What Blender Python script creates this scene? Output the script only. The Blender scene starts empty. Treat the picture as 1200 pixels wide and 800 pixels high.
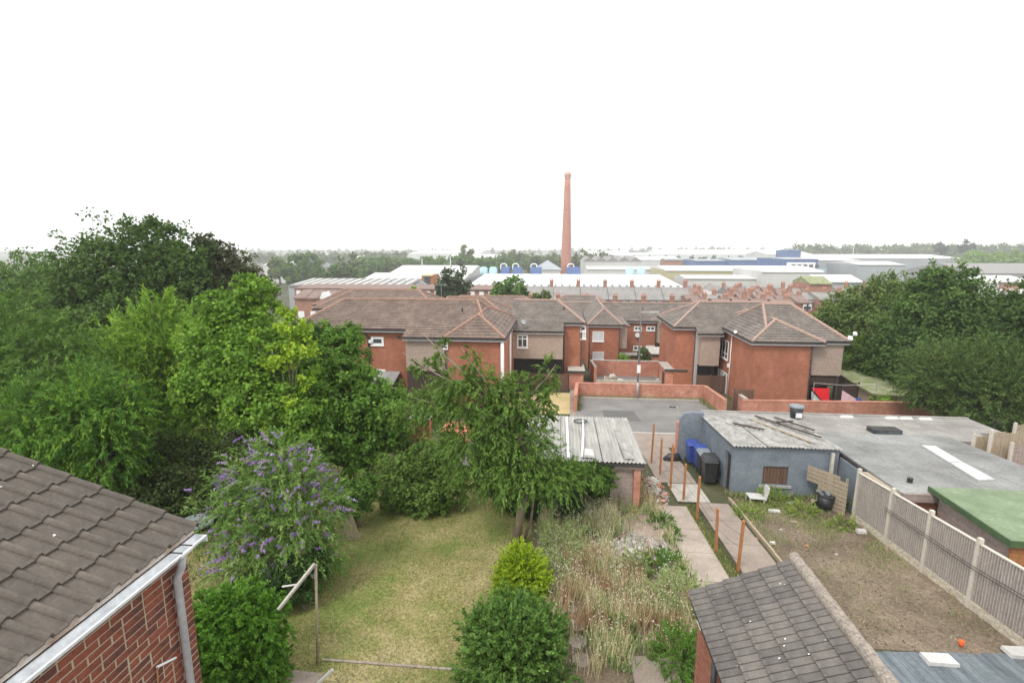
import bpy, math, random
import numpy as np
from mathutils import Vector, Matrix
random.seed(7)
rng = np.random.default_rng(7)
S = bpy.context.scene
# ------------------------------------------------------------------ camera, world, sun, exposure
CAM_Z = 8.3; PITCH = math.radians(10.3); YAW = math.radians(5.2)
cam = bpy.data.cameras.new('camera'); camo = bpy.data.objects.new('camera', cam)
S.collection.objects.link(camo); S.camera = camo
cam.lens = 18; cam.sensor_width = 36; cam.clip_start = .05; cam.clip_end = 20000
camo.location = (0, 0, CAM_Z); camo.rotation_euler = (math.pi/2 - PITCH, 0, YAW)
SUN_EL, SUN_AZ = math.radians(52), math.radians(215)
w = bpy.data.worlds.new('World'); S.world = w; w.use_nodes = True
nt = w.node_tree; nt.nodes.clear()
out = nt.nodes.new('ShaderNodeOutputWorld'); bg = nt.nodes.new('ShaderNodeBackground'); bg.inputs[1].default_value = .1
sk = nt.nodes.new('ShaderNodeTexSky'); sk.sky_type = 'NISHITA'; sk.sun_disc = False
sk.sun_elevation = SUN_EL; sk.sun_rotation = SUN_AZ
hs = nt.nodes.new('ShaderNodeHueSaturation'); hs.inputs['Saturation'].default_value = .2
mx = nt.nodes.new('ShaderNodeMixRGB'); mx.inputs[0].default_value = .86; mx.inputs[2].default_value = (12.2, 12.4, 12.5, 1)
nt.links.new(sk.outputs[0], hs.inputs['Color']); nt.links.new(hs.outputs[0], mx.inputs[1])
nt.links.new(mx.outputs[0], bg.inputs[0]); nt.links.new(bg.outputs[0], out.inputs[0])
sl = bpy.data.lights.new('sun', 'SUN'); sl.energy = 1.5; sl.angle = math.radians(14); sl.color = (1, .96, .9)
so = bpy.data.objects.new('sun', sl); S.collection.objects.link(so)
so.rotation_euler = (math.pi/2 - SUN_EL, 0, math.pi - SUN_AZ)
S.view_settings.view_transform = 'Standard'; S.view_settings.look = 'None'
S.view_settings.exposure = 0.52; S.view_settings.gamma = 1; S.view_settings.use_curve_mapping = False
S.cycles.max_bounces = 6; S.cycles.transparent_max_bounces = 8; S.cycles.volume_bounces = 1

# ------------------------------------------------------------------ measuring helpers (a photograph pixel seen on a known surface)
def ray(px, py):
    a = (px-600)/600; v = (400-py)/600
    fy = math.cos(PITCH)+v*math.sin(PITCH); z = v*math.cos(PITCH)-math.sin(PITCH)
    return a*math.cos(YAW)-fy*math.sin(YAW), a*math.sin(YAW)+fy*math.cos(YAW), z
def G(px, py, h=0):
    dx, dy, dz = ray(px, py); t = (CAM_Z-h)/(-dz-.09*dy); return t*dx, t*dy, CAM_Z+t*dz
def AtY(px, py, y):
    dx, dy, dz = ray(px, py); t = y/dy; return t*dx, y, CAM_Z+t*dz
def AtX(px, py, x):
    dx, dy, dz = ray(px, py); t = x/dx; return x, t*dy, CAM_Z+t*dz
def gz(x, y):                                    # height of the ground: an even slope that levels out in the valley
    y = max(y, -30)
    if y < 66: return -.09*y
    pts = [(66, -5.94), (95, -8.0), (150, -9.6), (330, -13), (700, -17), (8000, -22)]
    for (a, za), (b, zb) in zip(pts, pts[1:]):
        if y <= b: return za+(zb-za)*(y-a)/(b-a)
    return -22

# ------------------------------------------------------------------ object helpers
WL = {}
def tag(o, label=None, cat=None, group=None, kind=None):
    for k, v in (('label', label), ('category', cat), ('group', group), ('kind', kind)):
        if v: o[k] = v
    return o
def thing(name, label, cat, loc, group=None):
    o = bpy.data.objects.new(name, None); S.collection.objects.link(o)
    o.empty_display_size = .2; o.location = loc; WL[o] = Vector(loc); o['label'] = label; o['category'] = cat
    if group: o['group'] = group
    return o
def link(name, me, parent=None, loc=None):
    o = bpy.data.objects.new(name, me); S.collection.objects.link(o)
    if loc is not None: o.location = loc
    if parent: o.parent = parent
    return o
class MB:
    def __init__(s): s.v = []; s.f = []
    def quad(s, *p):
        n = len(s.v); s.v += [tuple(q) for q in p]; s.f.append(tuple(range(n, n+len(p)))); return s
    def box(s, x0, x1, y0, y1, z0, z1):
        n = len(s.v)
        s.v += [(x, y, z) for z in (z0, z1) for x, y in ((x0, y0), (x1, y0), (x1, y1), (x0, y1))]
        s.f += [tuple(n+i for i in q) for q in ((3, 2, 1, 0), (4, 5, 6, 7), (0, 1, 5, 4), (1, 2, 6, 5), (2, 3, 7, 6), (3, 0, 4, 7))]
        return s
    def hexa(s, b, t):                             # bottom four and top four corners, counter-clockwise from above
        n = len(s.v); s.v += [tuple(q) for q in b]+[tuple(q) for q in t]
        s.f += [tuple(n+i for i in q) for q in ((3, 2, 1, 0), (4, 5, 6, 7), (0, 1, 5, 4), (1, 2, 6, 5), (2, 3, 7, 6), (3, 0, 4, 7))]
        return s
    def beam(s, a, b, w, h, up=(0, 0, 1)):
        a = Vector(a); b = Vector(b); d = (b-a).normalized(); u = Vector(up)
        if abs(d.dot(u)) > .95: u = Vector((0, 1, 0))
        sd = d.cross(u).normalized()*(w/2); uu = sd.cross(d).normalized()*(h/2)
        return s.hexa([a-sd-uu, a+sd-uu, b+sd-uu, b-sd-uu], [a-sd+uu, a+sd+uu, b+sd+uu, b-sd+uu])
    def tube(s, pts, rs, n=8, caps=True):
        pts = [Vector(p) for p in pts]
        if not isinstance(rs, (list, tuple)): rs = [rs]*len(pts)
        base = len(s.v); pu = None
        for i, p in enumerate(pts):
            d = (pts[min(i+1, len(pts)-1)]-pts[max(i-1, 0)]).normalized()
            u = Vector((1, 0, 0)) if pu is None else pu
            if abs(d.dot(u)) > .9: u = Vector((0, 1, 0))
            u = (u-d*u.dot(d)).normalized(); pu = u; q = d.cross(u)
            for k in range(n):
                a = 2*math.pi*k/n; s.v.append(tuple(p+(u*math.cos(a)+q*math.sin(a))*rs[i]))
        for i in range(len(pts)-1):
            for k in range(n):
                a = base+i*n+k; b = base+i*n+(k+1) % n; s.f.append((a, b, b+n, a+n))
        if caps:
            s.f.append(tuple(base+k for k in range(n-1, -1, -1))); m = base+(len(pts)-1)*n; s.f.append(tuple(m+k for k in range(n)))
        return s
    def disc(s, x, y, z0, z1, r, n=14, jit=0):
        a = [r*(1+random.uniform(-jit, jit)) for _ in range(n)]
        b = len(s.v)
        for z in (z0, z1): s.v += [(x+a[k]*math.cos(6.2832*k/n), y+a[k]*math.sin(6.2832*k/n), z) for k in range(n)]
        for k in range(n): s.f.append((b+k, b+(k+1) % n, b+n+(k+1) % n, b+n+k))
        s.f.append(tuple(b+n+k for k in range(n))); s.f.append(tuple(b+k for k in range(n-1, -1, -1))); return s
    def build(s, name, mat, parent=None, smooth=False, kind=None, label=None):
        me = bpy.data.meshes.new(name); o = bpy.data.objects.new(name, me); S.collection.objects.link(o)
        if parent: off = WL[parent]; o.parent = parent
        else:
            xs, ys, zs = zip(*s.v); off = Vector(((min(xs)+max(xs))/2, (min(ys)+max(ys))/2, min(zs))); o.location = off
        WL[o] = off.copy() if parent is None else off
        me.from_pydata([(x-off.x, y-off.y, z-off.z) for x, y, z in s.v], [], s.f)
        me.materials.append(mat)
        if smooth: me.polygons.foreach_set('use_smooth', [True]*len(me.polygons))
        if kind: o['kind'] = kind
        if label: o['label'] = label
        return o
def child_off(o, parent):                         # a part that has children of its own, built with its verts about the thing's origin
    WL[o] = WL[parent]; return o

# ------------------------------------------------------------------ materials
def M(name, stops, scale=4, rough=.85, bump=.0, bscale=30, detail=6, spec=.25, stretch=None, brick=None, objrand=0, coord='Object', fine=0, metal=0, finec=.13):
    """mottled procedural material: stops = colours a noise runs through"""
    m = bpy.data.materials.new(name); m.use_nodes = True; n = m.node_tree.nodes; L = m.node_tree.links
    b = n['Principled BSDF']; b.inputs['Roughness'].default_value = rough; b.inputs['Metallic'].default_value = metal
    b.inputs['Specular IOR Level'].default_value = spec
    tc = n.new('ShaderNodeTexCoord'); src = tc.outputs[coord]
    if coord == 'World':
        pass
    if stretch:
        mp = n.new('ShaderNodeMapping'); mp.inputs['Scale'].default_value = stretch; L.new(src, mp.inputs[0]); src = mp.outputs[0]
    nz = n.new('ShaderNodeTexNoise'); nz.inputs['Scale'].default_value = scale; nz.inputs['Detail'].default_value = detail
    nz.inputs['Roughness'].default_value = .65; L.new(src, nz.inputs['Vector'])
    cr = n.new('ShaderNodeValToRGB'); e = cr.color_ramp.elements
    k = len(stops); lo, hi = .3, .7
    for i, c in enumerate(stops):
        p = lo+(hi-lo)*i/max(1, k-1)
        if i < 2: e[i].position = p; el = e[i]
        else: el = e.new(p)
        el.color = (*c, 1)
    if k == 1: e[1].color = (*stops[0], 1)
    fac = nz.outputs[0]
    if objrand:
        oi = n.new('ShaderNodeObjectInfo'); ma = n.new('ShaderNodeMath'); ma.operation = 'MULTIPLY_ADD'; ma.inputs[1].default_value = objrand; 
        su = n.new('ShaderNodeMath'); su.operation = 'SUBTRACT'; su.inputs[1].default_value = objrand/2
        L.new(oi.outputs['Random'], ma.inputs[0]); L.new(fac, ma.inputs[2]); L.new(ma.outputs[0], su.inputs[0]); fac = su.outputs[0]
    L.new(fac, cr.inputs[0]); col = cr.outputs[0]
    if brick:
        bw, bh, mc, amt = brick
        sp = n.new('ShaderNodeSeparateXYZ'); L.new(tc.outputs['Object'], sp.inputs[0])
        ad = n.new('ShaderNodeMath'); L.new(sp.outputs[0], ad.inputs[0]); L.new(sp.outputs[1], ad.inputs[1])
        cb = n.new('ShaderNodeCombineXYZ'); L.new(ad.outputs[0], cb.inputs[0]); L.new(sp.outputs[2], cb.inputs[1])
        br = n.new('ShaderNodeTexBrick'); br.inputs['Scale'].default_value = 1; br.inputs['Brick Width'].default_value = bw
        br.inputs['Row Height'].default_value = bh; br.inputs['Mortar Size'].default_value = bh*.14
        br.inputs['Color1'].default_value = (1.15, 1.1, 1.1, 1); br.inputs['Color2'].default_value = (.8, .78, .78, 1)
        br.inputs['Mortar'].default_value = (*mc, 1); L.new(cb.outputs[0], br.inputs['Vector'])
        mm = n.new('ShaderNodeMixRGB'); mm.blend_type = 'MULTIPLY'; mm.inputs[0].default_value = amt
        L.new(col, mm.inputs[1]); L.new(br.outputs[0], mm.inputs[2]); col = mm.outputs[0]
    if fine:
        n2 = n.new('ShaderNodeTexNoise'); n2.inputs['Scale'].default_value = fine; n2.inputs['Detail'].default_value = 3; L.new(tc.outputs['Object'], n2.inputs['Vector'])
        c2 = n.new('ShaderNodeValToRGB'); c2.color_ramp.elements[0].position = .35; c2.color_ramp.elements[1].position = .68
        c2.color_ramp.elements[0].color = (1-finec, 1-finec, 1-finec, 1); c2.color_ramp.elements[1].color = (1+finec*.8, 1+finec*.8, 1+finec*.8, 1)
        m2 = n.new('ShaderNodeMixRGB'); m2.blend_type = 'MULTIPLY'; m2.inputs[0].default_value = 1
        L.new(n2.outputs[0], c2.inputs[0]); L.new(col, m2.inputs[1]); L.new(c2.outputs[0], m2.inputs[2]); col = m2.outputs[0]
    L.new(col, b.inputs['Base Color'])
    if bump:
        n3 = n.new('ShaderNodeTexNoise'); n3.inputs['Scale'].default_value = bscale; n3.inputs['Detail'].default_value = 5; L.new(src, n3.inputs['Vector'])
        bp = n.new('ShaderNodeBump'); bp.inputs['Strength'].default_value = bump; bp.inputs['Distance'].default_value = .02
        L.new(n3.outputs[0], bp.inputs['Height']); L.new(bp.outputs[0], b.inputs['Normal'])
    return m
def leafmat(name, trans=.3, rough=.6):
    m = bpy.data.materials.new(name); m.use_nodes = True; n = m.node_tree.nodes; L = m.node_tree.links
    n.remove(n['Principled BSDF']); o = n['Material Output']
    a = n.new('ShaderNodeAttribute'); a.attribute_name = 'tint'
    d = n.new('ShaderNodeBsdfDiffuse'); t = n.new('ShaderNodeBsdfTranslucent'); g = n.new('ShaderNodeBsdfGlossy'); g.inputs['Roughness'].default_value = rough
    g.inputs['Color'].default_value = (.9, .95, 1, 1)
    hs = n.new('ShaderNodeHueSaturation'); hs.inputs['Value'].default_value = 1.25; hs.inputs['Hue'].default_value = .485
    m1 = n.new('ShaderNodeMixShader'); m1.inputs[0].default_value = trans; m2 = n.new('ShaderNodeMixShader'); m2.inputs[0].default_value = .012
    L.new(a.outputs['Color'], d.inputs[0]); L.new(a.outputs['Color'], hs.inputs['Color']); L.new(hs.outputs[0], t.inputs[0])
    L.new(d.outputs[0], m1.inputs[1]); L.new(t.outputs[0], m1.inputs[2]); L.new(m1.outputs[0], m2.inputs[1]); L.new(g.outputs[0], m2.inputs[2])
    L.new(m2.outputs[0], o.inputs[0]); return m
mt = {}
mt['leaf'] = leafmat('leaf'); mt['dry'] = leafmat('dry_stem', .2)
mt['bark'] = M('bark', [(.10, .08, .06), (.2, .17, .13)], 8, bump=.5, stretch=(1, 1, .2))
mt['cherry_bark'] = M('cherry_bark', [(.2, .15, .12), (.34, .27, .22)], 6, bump=.4, stretch=(1, 1, 3))
mt['brick_a'] = M('estate_brick', [(.29, .112, .068), (.355, .14, .085), (.42, .175, .11)], .7, brick=(.225, .075, (1.15, 1.3, 1.35), .6), fine=3, finec=.09)
mt['brick_w'] = M('garden_wall_brick', [(.36, .16, .11), (.47, .21, .145), (.55, .3, .22)], 1.2, brick=(.225, .075, (1.2, 1.35, 1.4), .6), fine=6)
mt['brick_far'] = M('far_brick', [(.3, .16, .115), (.38, .21, .155)], .5)
mt['brick'] = M('hard_red_brick', [(.12, .05, .04), (.2, .065, .043), (.25, .08, .05)], 5, objrand=.5, bump=.35, bscale=60, fine=40)
mt['brick_small'] = M('red_brown_brick', [(.16, .065, .045), (.3, .12, .08), (.42, .2, .14)], 9, bump=.3, bscale=60, stretch=(1, 1, 3))
mt['mortar'] = M('mortar', [(.36, .29, .21), (.46, .38, .28)], 12, bump=.4, bscale=80)
mt['roman'] = M('weathered_roman_tile', [(.085, .075, .065), (.125, .107, .09), (.175, .146, .122)], 2, objrand=.1, finec=.08, bump=.5, bscale=45, fine=30, rough=.9)
mt['slab_tile'] = M('grey_concrete_tile', [(.105, .095, .088), (.145, .13, .12), (.19, .17, .15)], 4, objrand=.28, bump=.5, bscale=50, fine=35, rough=.85)
mt['ridge'] = M('ridge_concrete', [(.22, .19, .16), (.36, .31, .26)], 5, bump=.6, bscale=40, fine=25, finec=.3)
mt['roofA'] = M('brown_interlocking_tile', [(.125, .09, .074), (.18, .133, .11), (.25, .185, .15)], 1.1, fine=7, finec=.25)
mt['roofB'] = M('grey_interlocking_tile', [(.12, .103, .09), (.17, .146, .128), (.24, .2, .175)], .9, fine=7, finec=.25)
mt['terra'] = M('terracotta_ridge', [(.3, .18, .135), (.38, .235, .175)], 3)
mt['terra_pale'] = M('pale_ridge', [(.34, .24, .2), (.42, .28, .22)], 3)
mt['clad'] = M('taupe_cladding', [(.36, .275, .225), (.42, .33, .275)], 1.5, stretch=(1, 1, 8), fine=9)
mt['darkwood'] = M('dark_brown_boards', [(.05, .035, .03), (.09, .06, .05)], 5, stretch=(6, 6, 1))
mt['white'] = M('white_paint', [(.74, .74, .73), (.84, .84, .83)], 4, rough=.5)
mt['pvc'] = M('white_plastic_gutter', [(.66, .68, .7), (.82, .83, .84)], 5, rough=.4, fine=14)
mt['pipe_grey'] = M('grey_downpipe_paint', [(.36, .35, .36), (.45, .44, .45)], 4, rough=.5, fine=20)
mt['black'] = M('black_plastic', [(.015, .016, .018), (.04, .042, .045)], 5, rough=.45, spec=.5)
mt['fascia'] = M('dark_fascia', [(.04, .04, .04), (.08, .075, .07)], 5)
mt['glass'] = M('window_glass', [(.03, .04, .05), (.09, .11, .12)], 2, rough=.08, spec=.8)
mt['curtain'] = M('net_curtain', [(.5, .53, .55), (.68, .7, .72)], 3, stretch=(4, 4, .5), rough=.4)
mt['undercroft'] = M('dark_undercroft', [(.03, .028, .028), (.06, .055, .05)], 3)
mt['concrete'] = M('pale_concrete', [(.36, .33, .29), (.5, .46, .41)], 3, bump=.3, fine=18)
mt['path'] = M('path_concrete', [(.28, .225, .185), (.37, .31, .26), (.46, .39, .335)], 1.3, bump=.3, bscale=50, fine=22)
mt['path2'] = M('grey_path_concrete', [(.24, .195, .16), (.35, .29, .245)], 1.5, bump=.3, bscale=50, fine=22)
mt['tarmac'] = M('tarmac', [(.16, .155, .15), (.21, .2, .19), (.26, .25, .235)], .6, bump=.3, bscale=60, fine=14)
mt['paint'] = M('road_paint', [(.5, .5, .48), (.65, .65, .63)], 8)
mt['felt'] = M('grey_roofing_felt', [(.16, .16, .155), (.235, .235, .225), (.32, .32, .305)], .5, rough=.95, fine=9)
mt['felt2'] = M('weathered_felt', [(.19, .178, .162), (.28, .265, .245), (.37, .35, .325)], .6, fine=9)
mt['asbestos'] = M('asbestos_cement', [(.3, .29, .27), (.4, .39, .36), (.5, .48, .45)], 1.2, stretch=(4, .6, 1), fine=10)
mt['asbestos2'] = M('mossy_cement_sheet', [(.2, .19, .175), (.33, .32, .3), (.46, .44, .41)], 1.6, stretch=(2, 1, 1), fine=6)
mt['blue'] = M('blue_grey_paint', [(.15, .18, .215), (.19, .225, .26), (.23, .26, .29)], 1.2, brick=(.44, .22, (.93, .93, .93), .35), bump=.25, fine=12)
mt['boards_brown'] = M('brown_board', [(.1, .06, .045), (.17, .1, .07)], 5, stretch=(8, 8, 1), objrand=.3)
mt['fence'] = M('silvered_fence_board', [(.27, .235, .21), (.34, .305, .275), (.44, .4, .37)], 2.2, stretch=(3, 3, .6), fine=14)
mt['slat'] = M('fence_batten', [(.36, .32, .29), (.46, .42, .385)], 3, stretch=(3, 3, .6), fine=14)
mt['conc_post'] = M('concrete_post', [(.52, .48, .41), (.62, .57, .5)], 5, bump=.3, fine=25)
mt['gravelboard'] = M('rockface_gravel_board', [(.48, .43, .34), (.64, .58, .47)], 9, bump=1, bscale=25, fine=12)
mt['old_wood'] = M('old_bleached_wood', [(.3, .24, .17), (.45, .37, .27)], 5, stretch=(4, 4, .5), fine=20)
mt['grey_wood'] = M('grey_brown_cladding', [(.26, .2, .175), (.35, .28, .25), (.42, .345, .31)], 2, stretch=(1, 1, 7), fine=10)
mt['green_felt'] = M('green_mineral_felt', [(.15, .2, .115), (.19, .245, .15), (.24, .3, .19)], 1.1, fine=12)
mt['rust'] = M('rust_brown_timber', [(.32, .14, .055), (.44, .2, .085)], 3, stretch=(4, 4, .8), fine=20)
mt['deck'] = M('slate_grey_board', [(.1, .12, .135), (.15, .175, .19), (.2, .225, .24)], 1.6, objrand=.2, rough=.6, stretch=(3, .5, 1), fine=12)
mt['foam'] = M('white_block', [(.48, .47, .44), (.62, .61, .59)], 6, bump=.2)
mt['blue_bin'] = M('blue_bin_plastic', [(.03, .06, .26), (.045, .085, .34)], 3, rough=.45, spec=.5)
mt['grey_bin'] = M('grey_lid_plastic', [(.18, .2, .22), (.25, .27, .29)], 3, rough=.45)
mt['orange'] = M('orange_plastic', [(.7, .12, .03), (.8, .16, .05)], 3)
mt['pantile'] = M('orange_clay_tile', [(.5, .17, .1), (.62, .25, .15), (.68, .36, .26)], 4, fine=15)
mt['soil'] = M('bare_soil', [(.1, .075, .05), (.15, .112, .078), (.2, .155, .11), (.3, .235, .17)], .55, detail=10, bump=.8, bscale=18, fine=16, finec=.3)
mt['ash'] = M('burnt_ash', [(.1, .08, .075), (.34, .29, .27), (.55, .5, .47)], 4, detail=10, bump=1, bscale=20, fine=16, finec=.3)
mt['grass'] = M('dry_lawn', [(.11, .17, .035), (.19, .22, .06), (.32, .28, .12), (.44, .36, .2)], .6, detail=11, bump=.9, bscale=40, fine=13, finec=.3)
mt['verge'] = M('parched_grass', [(.34, .33, .12), (.5, .4, .2), (.56, .44, .26)], .8, detail=10, fine=10)
mt['land'] = M('rough_ground', [(.035, .045, .02), (.07, .075, .035), (.12, .11, .06)], .25, detail=10, fine=6)
mt['cloth_red'] = M('red_cloth', [(.75, .02, .03), (.85, .03, .04)], 3)
mt['cloth_white'] = M('white_cloth', [(.7, .7, .72), (.8, .8, .82)], 3)
mt['cloth_pink'] = M('pale_pink_cloth', [(.75, .45, .48), (.8, .6, .62)], 3)
mt['cloth_blue'] = M('blue_cloth', [(.05, .12, .5), (.08, .16, .55)], 3)
mt['metal'] = M('galvanised_metal', [(.3, .31, .31), (.42, .43, .42)], 4, rough=.5, metal=.4)
mt['lightroof'] = M('pale_sheet_roof', [(.5, .5, .48), (.62, .61, .59)], .08)
mt['whiteroof'] = M('white_sheet_roof', [(.64, .64, .62), (.74, .73, .71)], .08)
mt['greysheet'] = M('grey_sheet', [(.3, .32, .34), (.4, .42, .44)], .1)
mt['bluesheet'] = M('blue_sheet', [(.09, .14, .29), (.12, .19, .36)], .1)
mt['skyblue'] = M('pale_blue_tank', [(.36, .52, .58), (.42, .6, .66)], .3)
mt['tan'] = M('tan_strip', [(.42, .38, .24), (.5, .46, .3)], .2)
mt['slate'] = M('slate_roof', [(.22, .21, .2), (.3, .285, .27)], .6, fine=3)
mt['redroof'] = M('red_brown_roof', [(.19, .135, .115), (.27, .19, .16)], .6, fine=3)
mt['chimney'] = M('chimney_brick', [(.4, .17, .12), (.48, .21, .15)], .3, fine=1.5)
mt['chimney_top'] = M('flare_paled_chimney_brick', [(.48, .26, .2), (.56, .33, .26)], .5, fine=1.5)  # brick paled to pink: lens flare over the chimney top, painted into the colour
mt['green_trim'] = M('dark_green_felt_edge', [(.05, .09, .04), (.09, .14, .065)], 3)
mt['bare'] = M('pinkish_bare_earth', [(.26, .19, .15), (.36, .275, .225), (.46, .37, .31)], 2.2, detail=10, bump=.5, bscale=30, fine=16, finec=.2)
mt['moss'] = M('moss_covered', [(.12, .18, .05), (.26, .28, .14), (.4, .37, .3)], 2, fine=8)
mt['rubble'] = M('rubble', [(.25, .14, .1), (.42, .33, .27), (.6, .54, .48)], 6, objrand=.6, bump=.6, finec=.3)
mt['haze'] = bpy.data.materials.new('haze')

# ------------------------------------------------------------------ leaves
def leaf_mesh(name, P, D, N, ln, wd, col, mat, parent=None, kind=None):
    """one bent leaf (quad) per row: P base point, D direction, N face normal"""
    n = len(P); D = D/np.linalg.norm(D, axis=1, keepdims=True)
    W = np.cross(D, N); W /= np.maximum(np.linalg.norm(W, axis=1, keepdims=True), 1e-6); Nn = np.cross(W, D)
    ln = ln[:, None]; wd = wd[:, None]
    off = np.array(WL[parent]) if parent else np.array([P[:, 0].mean(), P[:, 1].mean(), P[:, 2].min()])
    V = np.empty((n, 4, 3), np.float32)
    V[:, 0] = P; V[:, 1] = P+D*ln*.45+W*wd*.5-Nn*wd*.12; V[:, 2] = P+D*ln-Nn*ln*.15; V[:, 3] = P+D*ln*.45-W*wd*.5-Nn*wd*.12
    V -= off
    me = bpy.data.meshes.new(name); me.vertices.add(n*4); me.vertices.foreach_set('co', V.ravel())
    me.loops.add(n*4); me.loops.foreach_set('vertex_index', np.arange(n*4, dtype=np.int32))
    me.polygons.add(n); me.polygons.foreach_set('loop_start', np.arange(0, n*4, 4, dtype=np.int32)); me.polygons.foreach_set('loop_total', np.full(n, 4, np.int32))
    at = me.color_attributes.new('tint', 'FLOAT_COLOR', 'POINT')
    C = np.ones((n, 4, 4), np.float32); C[:, :, :3] = np.clip(col, 0, 1)[:, None, :]
    at.data.foreach_set('color', C.ravel()); me.update(); me.materials.append(mat)
    o = bpy.data.objects.new(name, me); S.collection.objects.link(o)
    if parent: o.parent = parent
    else: o.location = off
    if kind: o['kind'] = kind
    return o
def unit(n):
    v = rng.normal(size=(n, 3)); return v/np.linalg.norm(v, axis=1, keepdims=True)
def foliage(lobes, leaf, aspect, cols, cover=2.0, clump=.16, spray=0., droop=.2, cap=60000, hi=.5, per=26):
    """lobes: (x,y,z,rx,ry,rz). Leaves gathered in clumps spread through the lobes, mostly near their skin."""
    Ps, Ds, Ns, Cs, Ls = [], [], [], [], []
    area = sum(4*math.pi*((l[3]*l[4])**1.6/3+(l[3]*l[5])**1.6/3+(l[4]*l[5])**1.6/3)**(1/1.6) for l in lobes)
    tot = min(cap, cover*area/(leaf*leaf*aspect*.5)); cols = np.array(cols)
    for l in lobes:
        c = np.array(l[:3]); r = np.array(l[3:6])
        a = 4*math.pi*((r[0]*r[1])**1.6/3+(r[0]*r[2])**1.6/3+(r[1]*r[2])**1.6/3)**(1/1.6)
        nl = int(tot*a/area); nc = max(6, int(nl/per))
        u = unit(nc); k = rng.uniform(0, 1, nc)
        rad = np.where(k < .78, rng.uniform(.74, 1.1, nc), rng.uniform(.35, .8, nc))
        # uneven outline: a few low-frequency bulges
        ph = rng.uniform(0, 6.28, 3); fr = rng.uniform(2, 4, 3)
        rad *= 1+.11*np.sin(u[:, 0]*fr[0]*2+ph[0])+.1*np.sin(u[:, 1]*fr[1]*2+ph[1])+.1*np.sin(u[:, 2]*fr[2]*2+ph[2])
        cc = c+u*r*rad[:, None]
        cr = clump*r.mean()*rng.uniform(.6, 1.5, nc)
        mix = rng.uniform(0, 1, nc)
        m = rng.integers(0, nc, nl)
        ax = u[m]+np.array([0, 0, -.15])*0+rng.normal(size=(nl, 3))*.0
        axc = u+unit(nc)*.6; axc[:, 2] -= droop*.5; axc /= np.linalg.norm(axc, axis=1, keepdims=True); ax = axc[m]
        t = rng.uniform(0, 1, nl)
        rr = cr[m]
        jit = unit(nl)*(rng.uniform(0, 1, nl)**.5)[:, None]*rr[:, None]
        if spray > 0:
            P = cc[m]+ax*(t*rr*spray*2.5)[:, None]+jit*(1-.75*t)[:, None]*.45
            P[:, 2] -= droop*rr*spray*t*t*1.6
            D = ax*.9+unit(nl)*.55; D[:, 2] -= droop*t
        else:
            jit[:, 2] *= .75
            P = cc[m]+jit; D = jit/np.maximum(rr[:, None], 1e-3)*.6+unit(nl)*.8; D[:, 2] -= droop
        Nn = u[m]*.5+unit(nl)*.7; Nn[:, 2] += .75
        w = np.clip(mix[m]*.7+rng.uniform(0, .3, nl), 0, .999)*(len(cols)-1)
        i = w.astype(int); f = (w-i)[:, None]
        col = cols[i]*(1-f)+cols[np.minimum(i+1, len(cols)-1)]*f
        col = col*np.array([1.12, 1.12, .72])*rng.uniform(.78, 1.22, (nl, 1))
        Ps.append(P); Ds.append(D); Ns.append(Nn); Cs.append(col); Ls.append(leaf*rng.uniform(.65, 1.3, nl))
    ln = np.concatenate(Ls)
    return np.concatenate(Ps), np.concatenate(Ds), np.concatenate(Ns), ln, ln*aspect, np.concatenate(Cs)
def lobe(px, py, r, y, ry=None, depth=None):          # a lobe seen at a pixel with a pixel radius, at distance y
    x, _, z = AtY(px, py, y); k = y/590*1.0
    return (x, y, z, r*k, (depth or r)*k, (ry or r)*k)
def tree(name, label, cat, base, lobes, leaf, aspect, cols, trunk_r=.2, bark='bark', group=None, path=None, limbs=True, **kw):
    base = (base[0], base[1], base[2]); t = thing(name, label, cat, base, group)
    P = foliage(lobes, leaf, aspect, cols, **kw)
    mb = MB(); big = sorted(lobes, key=lambda l: -l[3]*l[5])[:7]
    top = max(lobes, key=lambda l: l[2]); b = Vector(base)
    c = sum((Vector(l[:3])*l[3] for l in lobes), Vector())/sum(l[3] for l in lobes)
    fork = b.lerp(c, .55)
    pts = path or [b, b.lerp(fork, .5)+Vector((random.uniform(-.1, .1), 0, 0))*trunk_r*3, fork]
    nn = len(pts); rs = [trunk_r*(1.25-.6*i/(nn-1)) for i in range(nn)]
    mb.tube(pts, rs, 9)
    if limbs:
        f = Vector(pts[-1])
        for l in big:
            e = Vector(l[:3]); mid = f.lerp(e, .5)+Vector((0, 0, .1*(e-f).length))
            mb.tube([f, mid, e], [trunk_r*.5, trunk_r*.32, trunk_r*.1], 6)
            for q in range(3):
                d = Vector(unit(1)[0]); d.z = abs(d.z); g = e+Vector((d.x*l[3], d.y*l[4], d.z*l[5]))*.85
                mb.tube([mid.lerp(e, .6), g], [trunk_r*.16, trunk_r*.03], 4)
    mb.build('trunk', mt[bark], t, smooth=True)
    leaf_mesh('crown', *P, mt['leaf'], t)
    return t
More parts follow.
